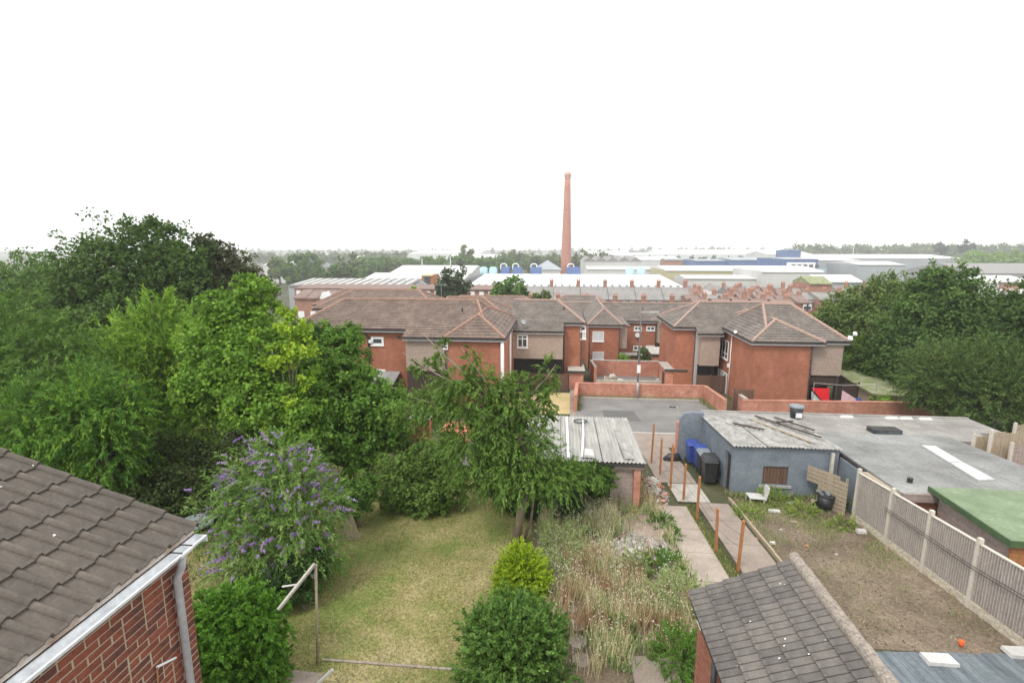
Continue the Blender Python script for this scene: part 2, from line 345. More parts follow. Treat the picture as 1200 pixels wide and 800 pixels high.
# ------------------------------------------------------------------ ground and surfaces
def ground():
    xs = [-5000, -2000, -800, -300, -120, -60, -30, -15, -7, 0, 7, 15, 30, 60, 120, 300, 800, 2000, 5000]
    ys = [-60, -30, 0, 10, 20, 30, 40, 50, 66, 80, 95, 120, 150, 200, 260, 330, 450, 700, 1200, 2500, 5000, 9000]
    m = MB(); m.v = [(x, y, gz(x, y)) for y in ys for x in xs]; n = len(xs)
    m.f = [(j*n+i, j*n+i+1, (j+1)*n+i+1, (j+1)*n+i) for j in range(len(ys)-1) for i in range(n-1)]
    return m.build('ground', mt['land'], kind='structure')
ground()
def sheet(name, pts, lift, mat, kind='structure', thick=0):
    m = MB(); top = [(x, y, -.09*y+lift) for x, y in pts]
    if thick:
        n = len(top); m.v = top+[(x, y, z-thick) for x, y, z in top]; m.f = [tuple(range(n))]+[(i, n+i, n+(i+1) % n, (i+1) % n) for i in range(n)]
    else: m.quad(*top)
    return m.build(name, mt[mat], kind=kind)
sheet('lawn', [(-8.4, 8), (-.55, 8), (-.7, 12), (-.9, 21.3), (-7.2, 21.3), (-7.3, 16), (-8.4, 13)], .008, 'grass')
sheet('left_garden', [(-22, 6), (-8.41, 6), (-8.41, 13), (-7.31, 16), (-7.21, 23), (-22, 23)], .006, 'grass')
sheet('weedy_bed', [(-.54, 8), (2.6, 8), (2.6, 9.3), (3.3, 12), (3.9, 18.3), (3.9, 20.6), (-.88, 21), (-.7, 12)], .012, 'soil')
sheet('soil_yard', [(5, 11.35), (11.3, 11.35), (11.3, 20.8), (7.1, 20.8), (7.05, 17), (6.9, 11.4)], .012, 'soil')
sheet('bare_earth', [(1.9, 13.6), (3.6, 13.5), (4.0, 15.5), (4.0, 18.6), (3.0, 19.0), (2.2, 17.4), (1.7, 15.4)], .018, 'bare')
# concrete paths: slabs of their own on a bed
def slab_row(name, xa, xb, ys, lift, mat, skew=0):
    bed = sheet(name, [(xa, ys[0]), (xb, ys[0]), (xb, ys[-1]), (xa, ys[-1])], lift-.03, 'soil'); bed.location.z += 0
    for a, b in zip(ys, ys[1:]):
        m = MB(); g = .012; j = random.uniform(-.006, .006)
        m.hexa([(xa, a+g, -.09*(a+g)+lift-.05), (xb, a+g, -.09*(a+g)+lift-.05), (xb, b-g, -.09*(b-g)+lift-.05), (xa, b-g, -.09*(b-g)+lift-.05)],
               [(xa+random.uniform(0, .03), a+g, -.09*(a+g)+lift+j), (xb-random.uniform(0, .03), a+g, -.09*(a+g)+lift), (xb, b-g, -.09*(b-g)+lift), (xa, b-g, -.09*(b-g)+lift+j)])
        m.build('paving_slab', mt[mat], bed)
slab_row('garden_path', 4.05, 5.12, [10.5, 12.1, 13.8, 15.5, 17.2, 19.2], .06, 'path')
slab_row('side_path', 5.62, 6.85, [10.8, 12.6, 14.4, 16.2, 18.0, 19.6], .07, 'path2')
slab_row('gate_path', 4.9, 6.2, [19.62, 20.5, 21.6], .09, 'concrete')
slab_row('back_path', 4.5, 6.2, [21.7, 23.2, 24.4, 25.8], .08, 'path2')
sheet('patio', [(1.75, 9.3), (2.75, 9.3), (2.75, 10.5), (1.75, 10.5)], .05, 'path2', thick=.08)
sheet('grass_strip', [(5.13, 10.5), (5.5, 10.5), (5.45, 19.5), (5.13, 19.5)], .02, 'grass')
sheet('parking_court', [(1.2, 27.2), (14.2, 27.2), (14.2, 36), (11.7, 36), (11.7, 40.6), (1.7, 40.6), (1.3, 36), (1.2, 33)], .02, 'tarmac')
sheet('access_road', [(-3, 24.3), (6.1, 24.3), (6.1, 27.2), (14.2, 27.2), (14.2, 30.1), (1.2, 30.1), (-3, 30)], .026, 'path2')
sheet('painted_line', [(1.3, 30.1), (11.5, 30.1), (11.5, 30.24), (1.3, 30.24)], .034, 'paint')
sheet('house_lawn', [(-3.8, 34.5), (.9, 34.5), (1.2, 42.3), (-3.8, 42.3)], .02, 'verge')
sheet('footpath', [(.9, 30.1), (1.19, 30.1), (1.6, 47), (2.6, 52), (2.4, 56), (1.6, 56), (1.2, 47), (.92, 34.5)], .024, 'path2')
sheet('second_court', [(3.5, 47.2), (11, 47.2), (11, 52.3), (3.5, 52.3)], .03, 'tarmac')
kb = sheet('kerb', [(1.9, 40.2), (11.4, 40.2), (11.4, 40.4), (1.9, 40.4)], .13, 'concrete', thick=.15)
sheet('rear_verge', [(1.6, 40.8), (11.8, 40.8), (12.3, 47), (3.0, 47)], .016, 'verge')

# ------------------------------------------------------------------ building helpers
def clip(poly, axis, lo, hi):
    def half(p, f):
        o = []
        for i in range(len(p)):
            a, b = p[i], p[(i+1) % len(p)]; fa, fb = f(a), f(b)
            if fa >= 0: o.append(a)
            if fa*fb < 0: t = fa/(fa-fb); o.append((a[0]+(b[0]-a[0])*t, a[1]+(b[1]-a[1])*t))
        return o
    p = half(poly, lambda q: q[1]-lo)
    return half(p, lambda q: hi-q[1]) if len(p) > 2 else []
def roof_plane(mb, pts, u, gauge=.33, th=.035):
    """stepped tile courses filling a planar polygon; u = direction of the eave"""
    P = [Vector(p) for p in pts]; u = Vector(u).normalized(); nrm = Vector((0, 0, 0))
    for i in range(len(P)): nrm += P[i].cross(P[(i+1) % len(P)])
    nrm.normalize(); nrm = -nrm if nrm.z < 0 else nrm
    v = nrm.cross(u); v = -v if v.z < 0 else v
    o = min(P, key=lambda p: p.dot(v)); q = [((p-o).dot(u), (p-o).dot(v)) for p in P]
    k = 0; top = max(b for a, b in q)
    while k*gauge < top:
        c = clip(q, 1, k*gauge, (k+1)*gauge)
        if len(c) > 2:
            lift = [th*(1-(b-k*gauge)/gauge) for a, b in c]
            w = [o+u*a+v*b+nrm*l for (a, b), l in zip(c, lift)]
            mb.quad(*w)
            low = [i for i, (a, b) in enumerate(c) if abs(b-k*gauge) < 1e-4]
            if len(low) >= 2:
                a, b = w[low[0]], w[low[-1]]; mb.quad(a, b, b-nrm*th, a-nrm*th)
        k += 1
def hip_roof(parent, mat, axis, a0, a1, b0, b1, ze, zr, hips=(0, 0), br=None, ridge='terra', ext=None, over=True, gauge=.33, under=True, back=None):
    """a = along the ridge, b = across; axis 'x' means the ridge runs along x. ext: (aa, ab, bdown) lower part of the front slope"""
    br = (b0+b1)/2 if br is None else br; zb = ze if back is None else back
    T = (lambda a, b, z: (a, b, z)) if axis == 'x' else (lambda a, b, z: (b, a, z))
    U = (1, 0, 0) if axis == 'x' else (0, 1, 0); V = (0, 1, 0) if axis == 'x' else (1, 0, 0)
    m = MB(); r0, r1 = a0+hips[0], a1-hips[1]
    front = [T(a0, b0, ze), T(a1, b0, ze), T(r1, br, zr), T(r0, br, zr)]
    roof_plane(m, front, U, gauge); roof_plane(m, [T(a1, b1, zb), T(a0, b1, zb), T(r0, br, zr), T(r1, br, zr)], U, gauge)
    if hips[0]: roof_plane(m, [T(a0, b1, zb), T(a0, b0, ze), T(r0, br, zr)], V, gauge)
    if hips[1]: roof_plane(m, [T(a1, b0, ze), T(a1, b1, zb), T(r1, br, zr)], V, gauge)
    edges = [(T(r0, br, zr), T(r1, br, zr))]
    if hips[0]: edges += [(T(a0, b0, ze), T(r0, br, zr)), (T(a0, b1, zb), T(r0, br, zr))]
    if hips[1]: edges += [(T(a1, b0, ze), T(r1, br, zr)), (T(a1, b1, zb), T(r1, br, zr))]
    sl = (zr-ze)/(br-b0)
    if ext:
        for aa, ab, bd in ext:
            z = ze-sl*(b0-bd)+.004; roof_plane(m, [T(aa, bd, z), T(ab, bd, z), T(ab, b0+.3, ze+.3*sl+.004), T(aa, b0+.3, ze+.3*sl+.004)], U, gauge)
    o = m.build('roof_tiles', mt[mat], parent, kind='stuff')
    rm = MB()
    for p, q in edges:
        p, q = Vector(p), Vector(q); L = (q-p).length; n = max(1, int(L/.45))
        for i in range(n):
            a = p.lerp(q, i/n); b = p.lerp(q, (i+.97)/n); up = Vector((0, 0, .02)); rm.tube([a+up, b+up*1.6], [.1, .115], 6)
    rm.build('ridge_tiles', mt[ridge], parent, kind='stuff')
    # gutters / fascia under the eaves
    g = MB(); f = MB()
    def eave(pa, pb):
        pa, pb = Vector(pa), Vector(pb)
        g.beam(pa-Vector((0, 0, .1)), pb-Vector((0, 0, .1)), .12, .1); f.beam(pa-Vector((0, 0, .2)), pb-Vector((0, 0, .2)), .05, .12)
    e = .03
    if ext:
        aa, ab, bd = ext[0]; z = ze-sl*(b0-bd); eave(T(aa, bd-e, z), T(ab, bd-e, z))
        if aa > a0: eave(T(a0, b0-e, ze), T(aa, b0-e, ze))
        if ab < a1: eave(T(ab, b0-e, ze), T(a1, b0-e, ze))
    else: eave(T(a0, b0-e, ze), T(a1, b0-e, ze))
    eave(T(a0, b1+e, zb), T(a1, b1+e, zb))
    if hips[0]: eave(T(a0-e, b0, ze), T(a0-e, b1, zb))
    if hips[1]: eave(T(a1+e, b0, ze), T(a1+e, b1, zb))
    g.build('gutter', mt['fascia'], parent); f.build('fascia', mt['pipe_grey'], parent)
def wall(parent, mat, x0, x1, y0, y1, z0, z1, name='wall'):
    return MB().box(x0, x1, y0, y1, z0, z1).build(name, mt[mat], parent)
def window(parent, face, a0, a1, z0, z1, c, bars=1, pane='glass', transom=0, fw=.07):
    """face 'y': wall looks towards -y at y=c; 'x': towards -x at x=c"""
    if a0 > a1: a0, a1 = a1, a0
    if z0 > z1: z0, z1 = z1, z0
    def bx(m, p, q, r, s, d0, d1):
        if face == 'y': m.box(p, q, c-d1, c-d0, r, s)
        else: m.box(c-d1, c-d0, p, q, r, s)
    m = MB(); bx(m, a0, a0+fw, z0, z1, 0, .06); bx(m, a1-fw, a1, z0, z1, 0, .06)
    bx(m, a0+fw, a1-fw, z1-fw, z1, 0, .059); bx(m, a0+fw, a1-fw, z0, z0+fw, 0, .059)
    for i in range(bars):
        t = a0+(a1-a0)*(i+1)/(bars+1); bx(m, t-fw*.4, t+fw*.4, z0+fw, z1-fw, 0, .056)
    if transom: zt = z0+(z1-z0)*transom; bx(m, a0+fw, a1-fw, zt-fw*.4, zt+fw*.4, 0, .053)
    o = m.build('window', mt['white'], parent); WL[o] = WL[parent]
    p = MB(); bx(p, a0+fw*.5, a1-fw*.5, z0+fw*.5, z1-fw*.5, .003, .022); p.build('pane', mt[pane], o)
    s = MB(); bx(s, a0-.05, a1+.05, z0-.07, z0-.002, 0, .1); s.build('sill', mt['white'], o)
    return o
def pipe(parent, mat, pts, r=.045, name='downpipe'): return MB().tube(pts, r, 7).build(name, mt[mat], parent, smooth=True)

# ------------------------------------------------------------------ estate houses
def boards(parent, x0, x1, y, z0, z1, mat='darkwood', name='timber_screen', w=.14):
    m = MB(); x = x0
    while x < x1: m.box(x, min(x+w-.012, x1), y-.02+random.uniform(-.004, .004), y+.02, z0, z1); x += w
    return m.build(name, mt[mat], parent, kind='stuff')
g36 = -3.3
A = thing('brick_house', 'long two-storey brick house with wide brown hipped roof, left of the parking court', 'house', (-9, 41, -3.9))
hip_roof(A, 'roofA', 'x', -20.3, -5.2, 37, 45.2, 2.35, 4.15, (2.6, 1.35), br=41, ext=[(-11.35, -7.9, 36.05)])
hip_roof(A, 'roofA', 'y', 36.05, 47.4, -8.25, -3.78, 1.93, 3.36, (2.15, 4.0))
wall(A, 'brick_a', -19.9, -11.25, 37.3, 44.8, -4.2, 2.3); wall(A, 'brick_a', -11.24, -8.1, 37.31, 44.79, -4.2, 2.31)
wall(A, 'clad', -11.2, -8.1, 36.3, 37.29, -.66, 1.95, 'clad_wall'); wall(A, 'brick_a', -8.09, -3.95, 36.3, 47.1, -4.4, 1.9)
boards(A, -11.2, -8.15, 36.45, -3.2, -.7)
def wpx(parent, px0, py0, px1, py1, y, **k):
    a = AtY(px0, py0, y); b = AtY(px1, py1, y); return window(parent, 'y', a[0], b[0], a[2], b[2], y, **k)
wpx(A, 435, 394.5, 450, 404.5, 37.3, bars=0, fw=.16); wpx(A, 437.5, 432.5, 452, 440, 37.3, bars=0, fw=.14)
m = MB(); a = AtY(440, 446, 36.6); b = AtY(466, 437.5, 36.6); m.hexa([(a[0], 35.4, a[2]), (b[0], 35.4, a[2]), (b[0], 37.29, a[2]+.5), (a[0], 37.29, a[2]+.5)], [(a[0], 35.4, a[2]+.08), (b[0], 35.4, a[2]+.08), (b[0], 37.29, a[2]+.6), (a[0], 37.29, a[2]+.6)])
m.build('porch_roof', mt['felt'], A); m = MB(); m.box(a[0]+.1, b[0]-.1, 35.6, 37.28, -3.6, a[2]+.02); m.build('porch', mt['darkwood'], A)
pipe(A, 'black', [(-14.9, 37.1, 2.2), (-14.35, 37.2, 1.7), (-14.35, 37.22, -3.6)], .07)
pipe(A, 'white', [(-4.0, 36.18, 1.8), (-4.0, 36.18, -3.3)], .13)
pipe(A, 'white', [(-3.84, 40.5, 1.7), (-3.84, 40.5, -3.5)], .09)
wall(A, 'white', -8.35, -8.0, 36.15, 36.28, 1.0, 1.6, 'alarm_box')
MB().tube([(-14.2, 37.24, 1.35), (-14.2, 37.1, 1.35)], .14, 10).build('round_vent', mt['white'], A)
MB().tube([(-12.0, 37.24, 1.7), (-12.0, 37.2, 1.7)], .1, 10).build('round_vent', mt['fascia'], A)
B = thing('brick_house', 'brick house with taupe clad upper floor and brown bin-store gates beside dry grass', 'house', (-1, 48, -4.4))
hip_roof(B, 'roofB', 'x', -4.3, 2.4, 45.6, 53, 1.76, 3.4, (0, 2.5), br=49.2, ext=[(-4.3, .5, 44.3)], ridge='terra_pale')
wall(B, 'clad', -4.1, .45, 44.5, 45.79, -1.35, 1.1, 'clad_wall'); wall(B, 'brick_a', -4.1, .44, 45.8, 52.6, -4.8, 1.7)
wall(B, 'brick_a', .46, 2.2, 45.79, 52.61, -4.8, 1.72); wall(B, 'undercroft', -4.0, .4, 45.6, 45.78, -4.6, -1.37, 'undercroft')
wpx(B, 606, 392, 618.5, 407.5, 44.5, bars=1, transom=.7, fw=.12); wpx(B, 680.5, 382, 686.5, 388, 45.75, bars=0, fw=.1); wpx(B, 681, 389, 686.5, 397, 45.75, bars=0, pane='curtain')
MB().tube([(-3.05, 44.4, 1.55), (-3.05, 44.35, 1.9)], .03, 6).tube([(-3.05, 44.4, 1.9), (-3.0, 44.25, 1.95)], [.25, .2], 12).build('satellite_dish', mt['metal'], B)
pipe(B, 'black', [(.55, 45.6, 1.6), (.55, 45.65, -4.2)], .06)
def fence_run(name, label, x0, x1, y, h, mat, n, dz=0, group=None):
    z = -.09*y+dz; t = thing(name, label, 'fence', ((x0+x1)/2, y, z), group); px = (x1-x0)/n
    for i in range(n):
        a = x0+i*px; m = MB(); w = .12; k = int(px/w)
        for j in range(k): m.box(a+.05+j*(px-.1)/k, a+.05+(j+1)*(px-.1)/k-.012, y-.012-.006*(j % 2), y+.012, z+.03, z+h+random.uniform(-.03, .01))
        m.build('panel', mt[mat], t)
    for i in range(n+1): MB().box(x0+i*px-.045, x0+i*px+.045, y-.05, y+.05, z-.1, z+h+.06).build('post', mt[mat], t)
    return t
fence_run('timber_fence', 'dark red-brown timber fence in front of the taupe clad house and dry grass', -4.0, .9, 43.2, 1.55, 'boards_brown', 3)
C_ = thing('brick_house', 'narrow brick house end with small pyramid roof and two white windows', 'house', (5, 60, -5.4))
hip_roof(C_, 'roofB', 'y', 55.9, 70, 3.2, 7.0, .1, 1.7, (1.95, 0), ridge='terra_pale')
wall(C_, 'brick_a', 3.4, 6.75, 56.1, 65.8, -5.9, .05)
wall(C_, 'clad', 6.76, 7.6, 56.6, 63, -2.6, .03, 'clad_wall'); wpx(C_, 694.5, 388, 707.5, 400, 56.1, pane='curtain'); wpx(C_, 694.5, 412, 707.5, 421, 56.1, pane='curtain')
m = MB(); roof_plane(m, [(6.9, 56.3, .08), (7.9, 56.3, -.1), (7.9, 64, -.1), (6.9, 64, .3)], (0, 1, 0)); m.build('side_roof', mt['roofB'], C_)
D = thing('brick_house', 'far brick house range with long grey roof, behind the low sheds and lamp post', 'house', (10, 69, -6))
hip_roof(D, 'roofB', 'x', -1, 21, 65.5, 73.7, -.75, 1.12, (0, 0), ridge='terra_pale', ext=[(12.55, 14.5, 64.4)])
wall(D, 'brick_a', -.8, 12.5, 65.8, 73.4, -6.4, -.8); wall(D, 'clad', 12.5, 20, 64.7, 73.38, -3.4, -1.1, 'clad_wall')
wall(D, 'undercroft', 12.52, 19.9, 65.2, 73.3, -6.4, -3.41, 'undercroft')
for q in ((743, 382, 752, 387.5), (757.5, 382, 767.5, 387.5), (742, 405, 752, 410.5), (757, 404.5, 767, 410)): wpx(D, *q, 65.8, bars=1, fw=.14)
MB().tube([(10.1, 65.7, -2.6), (10.1, 65.5, -2.6)], .3, 10).build('satellite_dish', mt['white'], D)
E_ = thing('brick_house', 'brick house with tall windowless brick front, pale hipped roof, behind the right-hand shed', 'house', (15, 49, -4.4))
hip_roof(E_, 'roofB', 'x', 10.0, 22, 45.05, 52.6, 1.6, 3.38, (3.1, 1), br=49, ridge='terra_pale', ext=[(11.85, 14.0, 44.15)])
wall(E_, 'brick_a', 10.3, 11.9, 45.3, 52.3, -4.8, 1.58); wall(E_, 'brick_a', 11.91, 13.9, 45.9, 52.29, -4.8, 1.57); wall(E_, 'brick_a', 13.91, 21.5, 48.5, 52.28, -4.8, 1.57)
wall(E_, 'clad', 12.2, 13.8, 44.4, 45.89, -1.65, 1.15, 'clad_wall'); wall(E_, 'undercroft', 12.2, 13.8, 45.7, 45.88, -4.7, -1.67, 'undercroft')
pipe(E_, 'black', [(11.98, 45.2, 1.5), (11.98, 45.2, -4.2)], .08); wall(E_, 'pipe_grey', 11.93, 12.19, 45.0, 45.89, -4.7, 1.5, 'corner_panel')
F_ = thing('brick_house', 'large orange-brick house on the right with hipped roof and two tall white side windows', 'house', (17.5, 42, -3.8))
hip_roof(F_, 'roofB', 'y', 38.15, 48.3, 14.1, 19.2, 1.63, 2.9, (2.6, 1.4), ridge='terra_pale')
hip_roof(F_, 'roofB', 'x', 15.4, 21.1, 38.6, 48.2, 1.66, 3.82, (1.2, 2.3), br=43.3, ridge='terra_pale')
wall(F_, 'brick_a', 14.4, 18.5, 38.4, 48, -4.6, 1.58); wall(F_, 'clad', 18.51, 20.8, 38.75, 47.9, -.95, 1.57, 'clad_wall')
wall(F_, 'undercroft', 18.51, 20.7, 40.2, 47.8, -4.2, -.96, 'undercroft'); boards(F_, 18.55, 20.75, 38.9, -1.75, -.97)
MB().box(20.6, 20.75, 38.8, 38.95, -3.5, -.9).build('corner_post', mt['fascia'], F_)
window(F_, 'x', 44.0, 46.3, -1.05, .55, 14.4, bars=2, transom=.3); window(F_, 'x', 43.8, 46.2, -4.0, -2.2, 14.4, bars=2, transom=.3, pane='curtain')
pipe(F_, 'white', [(14.33, 43.2, 1.5), (14.33, 43.2, -4)], .04); wall(F_, 'white', 14.2, 14.39, 43.25, 43.5, -1.5, -1.2, 'alarm_box')
MB().tube([(21.0, 38.5, 1.9), (21.05, 38.4, 1.95)], [.2, .17], 12).tube([(21.4, 38.7, 2.2), (21.45, 38.6, 2.25)], [.17, .14], 12).beam((20.8, 38.9, 1.2), (21.5, 38.7, 2.3), .04, .04).build('satellite_dish', mt['white'], F_)
MB().tube([(14.05, 41.6, 1.75), (14.0, 41.5, 1.8)], [.13, .12], 10).build('security_lamp', mt['white'], F_)
# further roofs behind the estate, left
for (x0, x1, y0, y1, ze, zr, hp, lab) in ((-26, -12.5, 52, 60, 2.0, 3.7, (3, 3), 'house with low grey-brown roof behind the long hipped roof, far left'),
        (-34, -19, 68, 76, .6, 2.4, (3, 3), 'distant brown-roofed house, half hidden by the yellow-leaved tree'), (-12.5, -4.8, 49.2, 56, 1.6, 3.3, (1, 3), 'brown hipped roof house tucked behind the long brick house'),
        (-20, -3, 84, 92, -1.6, .2, (3, 3), 'low brown roof house below the factory wall, left'), (-2, 9, 82, 90, -1.3, .55, (3, 3), 'brown hipped roof house just beyond the far range, centre')):
    h = thing('brick_house', lab, 'house', ((x0+x1)/2, (y0+y1)/2, gz(0, y0)))
    hip_roof(h, 'roofA' if x0 < -11 else 'roofB', 'x', x0, x1, y0, y1, ze, zr, hp, gauge=.5); wall(h, 'brick_a', x0+.3, x1-.3, y0+.3, y1-.3, gz(0, y1)-1, ze-.05)
    for k in range(3): window(h, 'y', x0+2+k*3, x0+3.2+k*3, ze-1.8, ze-.6, y0+.3)

# ------------------------------------------------------------------ courts, walls and stores
def brick_wall(name, label, pts, h, t=.23, mat='brick_w', group=None, cope='concrete'):
    x, y = pts[0]; r = thing(name, label, 'wall', (x, y, -.09*y), group); m = MB(); c = MB()
    for (xa, ya), (xb, yb) in zip(pts, pts[1:]):
        d = Vector((xb-xa, yb-ya, 0)).normalized(); s = Vector((-d.y, d.x, 0))*t/2; a = Vector((xa, ya, -.09*ya)); b = Vector((xb, yb, -.09*yb)); H = Vector((0, 0, h)); D_ = Vector((0, 0, -.4))
        m.hexa([a-s+D_, b-s+D_, b+s+D_, a+s+D_], [a-s+H, b-s+H, b+s+H, a+s+H]); s2 = s*1.15; K = Vector((0, 0, h+.002)); K2 = Vector((0, 0, h+.07))
        c.hexa([a-s2+K, b-s2+K, b+s2+K, a+s2+K], [a-s2+K2, b-s2+K2, b+s2+K2, a+s2+K2])
    m.build('brickwork', mt[mat], r); c.build('coping', mt[cope], r); return r
brick_wall('brick_wall', 'low orange brick wall round the far side of the tarmac parking court', [(1.3, 35.4), (1.62, 40.8), (11.75, 40.8), (11.6, 35.3)], 1.15, cope='brick_w')
brick_wall('brick_wall', 'grey-topped brick wall enclosing the rubbish-strewn second court', [(3.55, 47.3), (3.45, 52.4), (11.1, 52.4), (11.1, 49)], 1.6, mat='brick_w')
brick_wall('low_kerb_wall', 'very low pale wall along the near edge of the rubbish-strewn court', [(3.6, 47.1), (10.3, 47.3)], .35, mat='concrete')
brick_wall('brick_wall', 'long weathered brick wall running right behind the flat-roofed garages', [(12.55, 34.8), (29, 35.8)], 1.25, cope='brick_w')
brick_wall('brick_wall', 'short brick wall returning beside the right-hand house, near the parking court end', [(12.9, 35.1), (13.1, 38)], 1.3, mat='brick_w')
def store(label, x0, x1, y0, y1, h, z=None):
    z = -.09*y0 if z is None else z; s = thing('brick_store', label, 'shed', ((x0+x1)/2, y0, z))
    wall(s, 'brick_w', x0, x1, y0, y1, z-.6, z+h); MB().box(x0-.12, x1+.12, y0-.12, y1+.12, z+h+.002, z+h+.12).build('slab_roof', mt['concrete'], s)
    MB().box(x0-.15, x1+.15, y0-.16, y0-.122, z+h-.1, z+h+.1).build('roof_edge', mt['fascia'], s)
    MB().box(x0-.05, x0-.002, y0+.4, y0+1.2, z-.1, z+h-.35).build('door', mt['darkwood'], s)
store('small flat-roofed brick store at the corner by the brown timber fence', 1.05, 2.3, 44.2, 46.6, 1.6)
store('flat-roofed brick store on the right of the rubbish-strewn court', 9.6, 11.3, 45.4, 48.2, 1.75)
store('long low flat-roofed brick store beyond the court, left of the shrub', 6.0, 9.7, 58.6, 60, 1.4)
store('flat-roofed brick store beyond the court, nearest the tall windowless house', 10.3, 12.3, 56, 60, 1.9)
wall(D, 'path2', 2, 2.5, 64, 65.5, -6, -5.6, 'step')
lp = thing('lamp_post', 'tall grey street lamp at the far wall of the parking court', 'street lamp', (6.4, 40.3, -3.63))
MB().tube([(6.4, 40.3, -3.63), (6.4, 40.3, -2.2)], .1, 8).build('base', mt['metal'], lp, smooth=True)
MB().tube([(6.4, 40.3, -2.2), (6.42, 40.3, 3.25), (6.5, 40.2, 3.42), (7.2, 40.1, 3.46)], [.075, .05, .045, .04], 8).build('column', mt['metal'], lp, smooth=True)
MB().hexa([(7.0, 40, 3.4), (7.75, 39.95, 3.42), (7.75, 40.2, 3.42), (7.0, 40.2, 3.4)], [(7.05, 40.02, 3.52), (7.7, 39.97, 3.52), (7.7, 40.18, 3.52), (7.05, 40.18, 3.52)]).build('lantern', mt['metal'], lp)
MB().box(6.27, 6.55, 40.17, 40.19, -1.4, -.75).build('notice_plate', mt['white'], lp)
# ------------------------------------------------------------------ near left extension: bricks, roman tiles, gutter
LE = thing('brick_extension', 'near brick rear extension with wavy brown tiles and white gutter, lower left corner', 'extension', (-5.2, 2.4, -.4))
WX = -3.65
MB().box(-7.2, WX+.001, .2, 4.32, -.6, 5.5).build('wall_core', mt['mortar'], LE)
bm_cache = {}
def brick_mesh(key, sx, sy, sz, mat):
    if key not in bm_cache:
        me = bpy.data.meshes.new('brick'); m = MB(); c = .004
        m.hexa([(-sx, -sy, -sz), (sx, -sy, -sz), (sx, sy, -sz), (-sx, sy, -sz)], [(-sx, -sy, sz), (sx, -sy, sz), (sx, sy, sz), (-sx, sy, sz)])
        # bevelled outer face towards +x
        m.v = []; m.f = []
        m.v = [(-sx, -sy, -sz), (-sx, sy, -sz), (-sx, sy, sz), (-sx, -sy, sz), (sx-c, -sy, -sz), (sx-c, sy, -sz), (sx-c, sy, sz), (sx-c, -sy, sz),
               (sx, -sy+c, -sz+c), (sx, sy-c, -sz+c), (sx, sy-c, sz-c), (sx, -sy+c, sz-c)]
        m.f = [(0, 3, 2, 1)]+[(i, (i+1) % 4, 4+(i+1) % 4, 4+i) for i in range(4)]+[(4+i, 4+(i+1) % 4, 8+(i+1) % 4, 8+i) for i in range(4)]+[(8, 9, 10, 11)]
        me.from_pydata(m.v, [], m.f); me.materials.append(mt[mat]); bm_cache[key] = me
    return bm_cache[key]
rows = []; z = 5.36; r = 0
lower = MB()
while z > -.5:
    y = 4.325; k = 0
    pat = [.215, .1025] if r % 4 == 2 else ([.1025] if r % 2 else [.215])
    while y > .3:
        L = pat[k] if k < len(pat) else (.1025 if (k+r*3) % 7 == 6 else .215)
        if z > 3.45 and y > 2.35:
            o = link('brick', brick_mesh(round(L, 3), .02, L/2-.003, .0325, 'brick'), LE)
            o.location = Vector((WX-.014+random.uniform(-.003, .003), y-L/2, z-.0325))-WL[LE]; o.rotation_euler = (random.uniform(-.008, .008), 0, random.uniform(-.01, .01))
        elif y > .3: lower.box(WX-.03, WX+.006, max(.3, y-L+.003), y-.003, z-.065, z)
        y -= L+.0105; k += 1
    z -= .0755; r += 1
lower.build('lower_brickwork', mt['brick'], LE, kind='stuff')
m = MB(); z = 5.36
while z > -.5:                                    # far gable face of the extension
    x = WX-.02
    while x > -7: m.box(x-.215, x-.006, 4.32, 4.334, z-.065, z); x -= .2255
    z -= .0755
m.build('gable_brickwork', mt['brick'], LE, kind='stuff')
SL = .357; NX, NZ = -1/math.hypot(1, SL), SL/math.hypot(1, SL)         # up-slope direction (x, z)
def roman_mesh():
    W = .375; L = .42; prof = []
    for h in range(2):
        o = h*W/2
        prof += [(o+.0, 0), (o+.115, 0)]+[(o+.115+.0715*t, .042*math.sin(math.pi*t)**.55) for t in (.03, .12, .3, .5, .7, .88, .97)]
    prof.append((W-.003, 0)); n = len(prof); v = []; f = []
    for s, lift in ((0, .028), (L, 0)):
        for p, h in prof: v.append((p, s, h+lift))
    for p, h in prof: v.append((p, 0, h+.012))
    f += [(i, i+1, n+i+1, n+i) for i in range(n-1)]+[(2*n+i, 2*n+i+1, i+1, i) for i in range(n-1)]
    v += [(W-.003, L, -.03), (W-.003, 0, -.0)]; f.append((n-1, len(v)-1, len(v)-2, 2*n-1))
    me = bpy.data.meshes.new('roof_tile'); me.from_pydata(v, [], f); me.materials.append(mt['roman']); return me
rt = roman_mesh(); gauge = .345
ux, uz = -1/math.hypot(1, SL), SL/math.hypot(1, SL)
for c in range(10):
    for k in range(7):
        s = c*gauge; o = link('roof_tile', rt, LE)
        o.location = Vector((-3.57+ux*s, 4.43-.375*(k+1), 5.545+uz*s))-WL[LE]
        # local x -> -Y world, local y -> up-slope, local z -> normal
        R = Matrix(((0, ux, uz), (-1, 0, 0), (0, uz, -ux))); R = Matrix(((0, ux, .0), (-1, 0, 0), (0, uz, 0)))
        X_ = Vector((0, 1, 0)); Y_ = Vector((ux, 0, uz)); Z_ = X_.cross(Y_)
        R = Matrix((X_, Y_, Z_)).transposed()
        e = R.to_euler(); e.x += random.uniform(-.002, .002); e.z += random.uniform(-.003, .003); o.rotation_euler = e
m = MB(); m.hexa([(-7.0, .3, 6.64), (-3.63, .3, 5.44), (-3.63, 4.38, 5.44), (-7.0, 4.38, 6.64)], [(-7.0, .3, 6.71), (-3.6, .3, 5.5), (-3.6, 4.4, 5.5), (-7.0, 4.4, 6.71)]); m.build('roof_deck', mt['fascia'], LE)
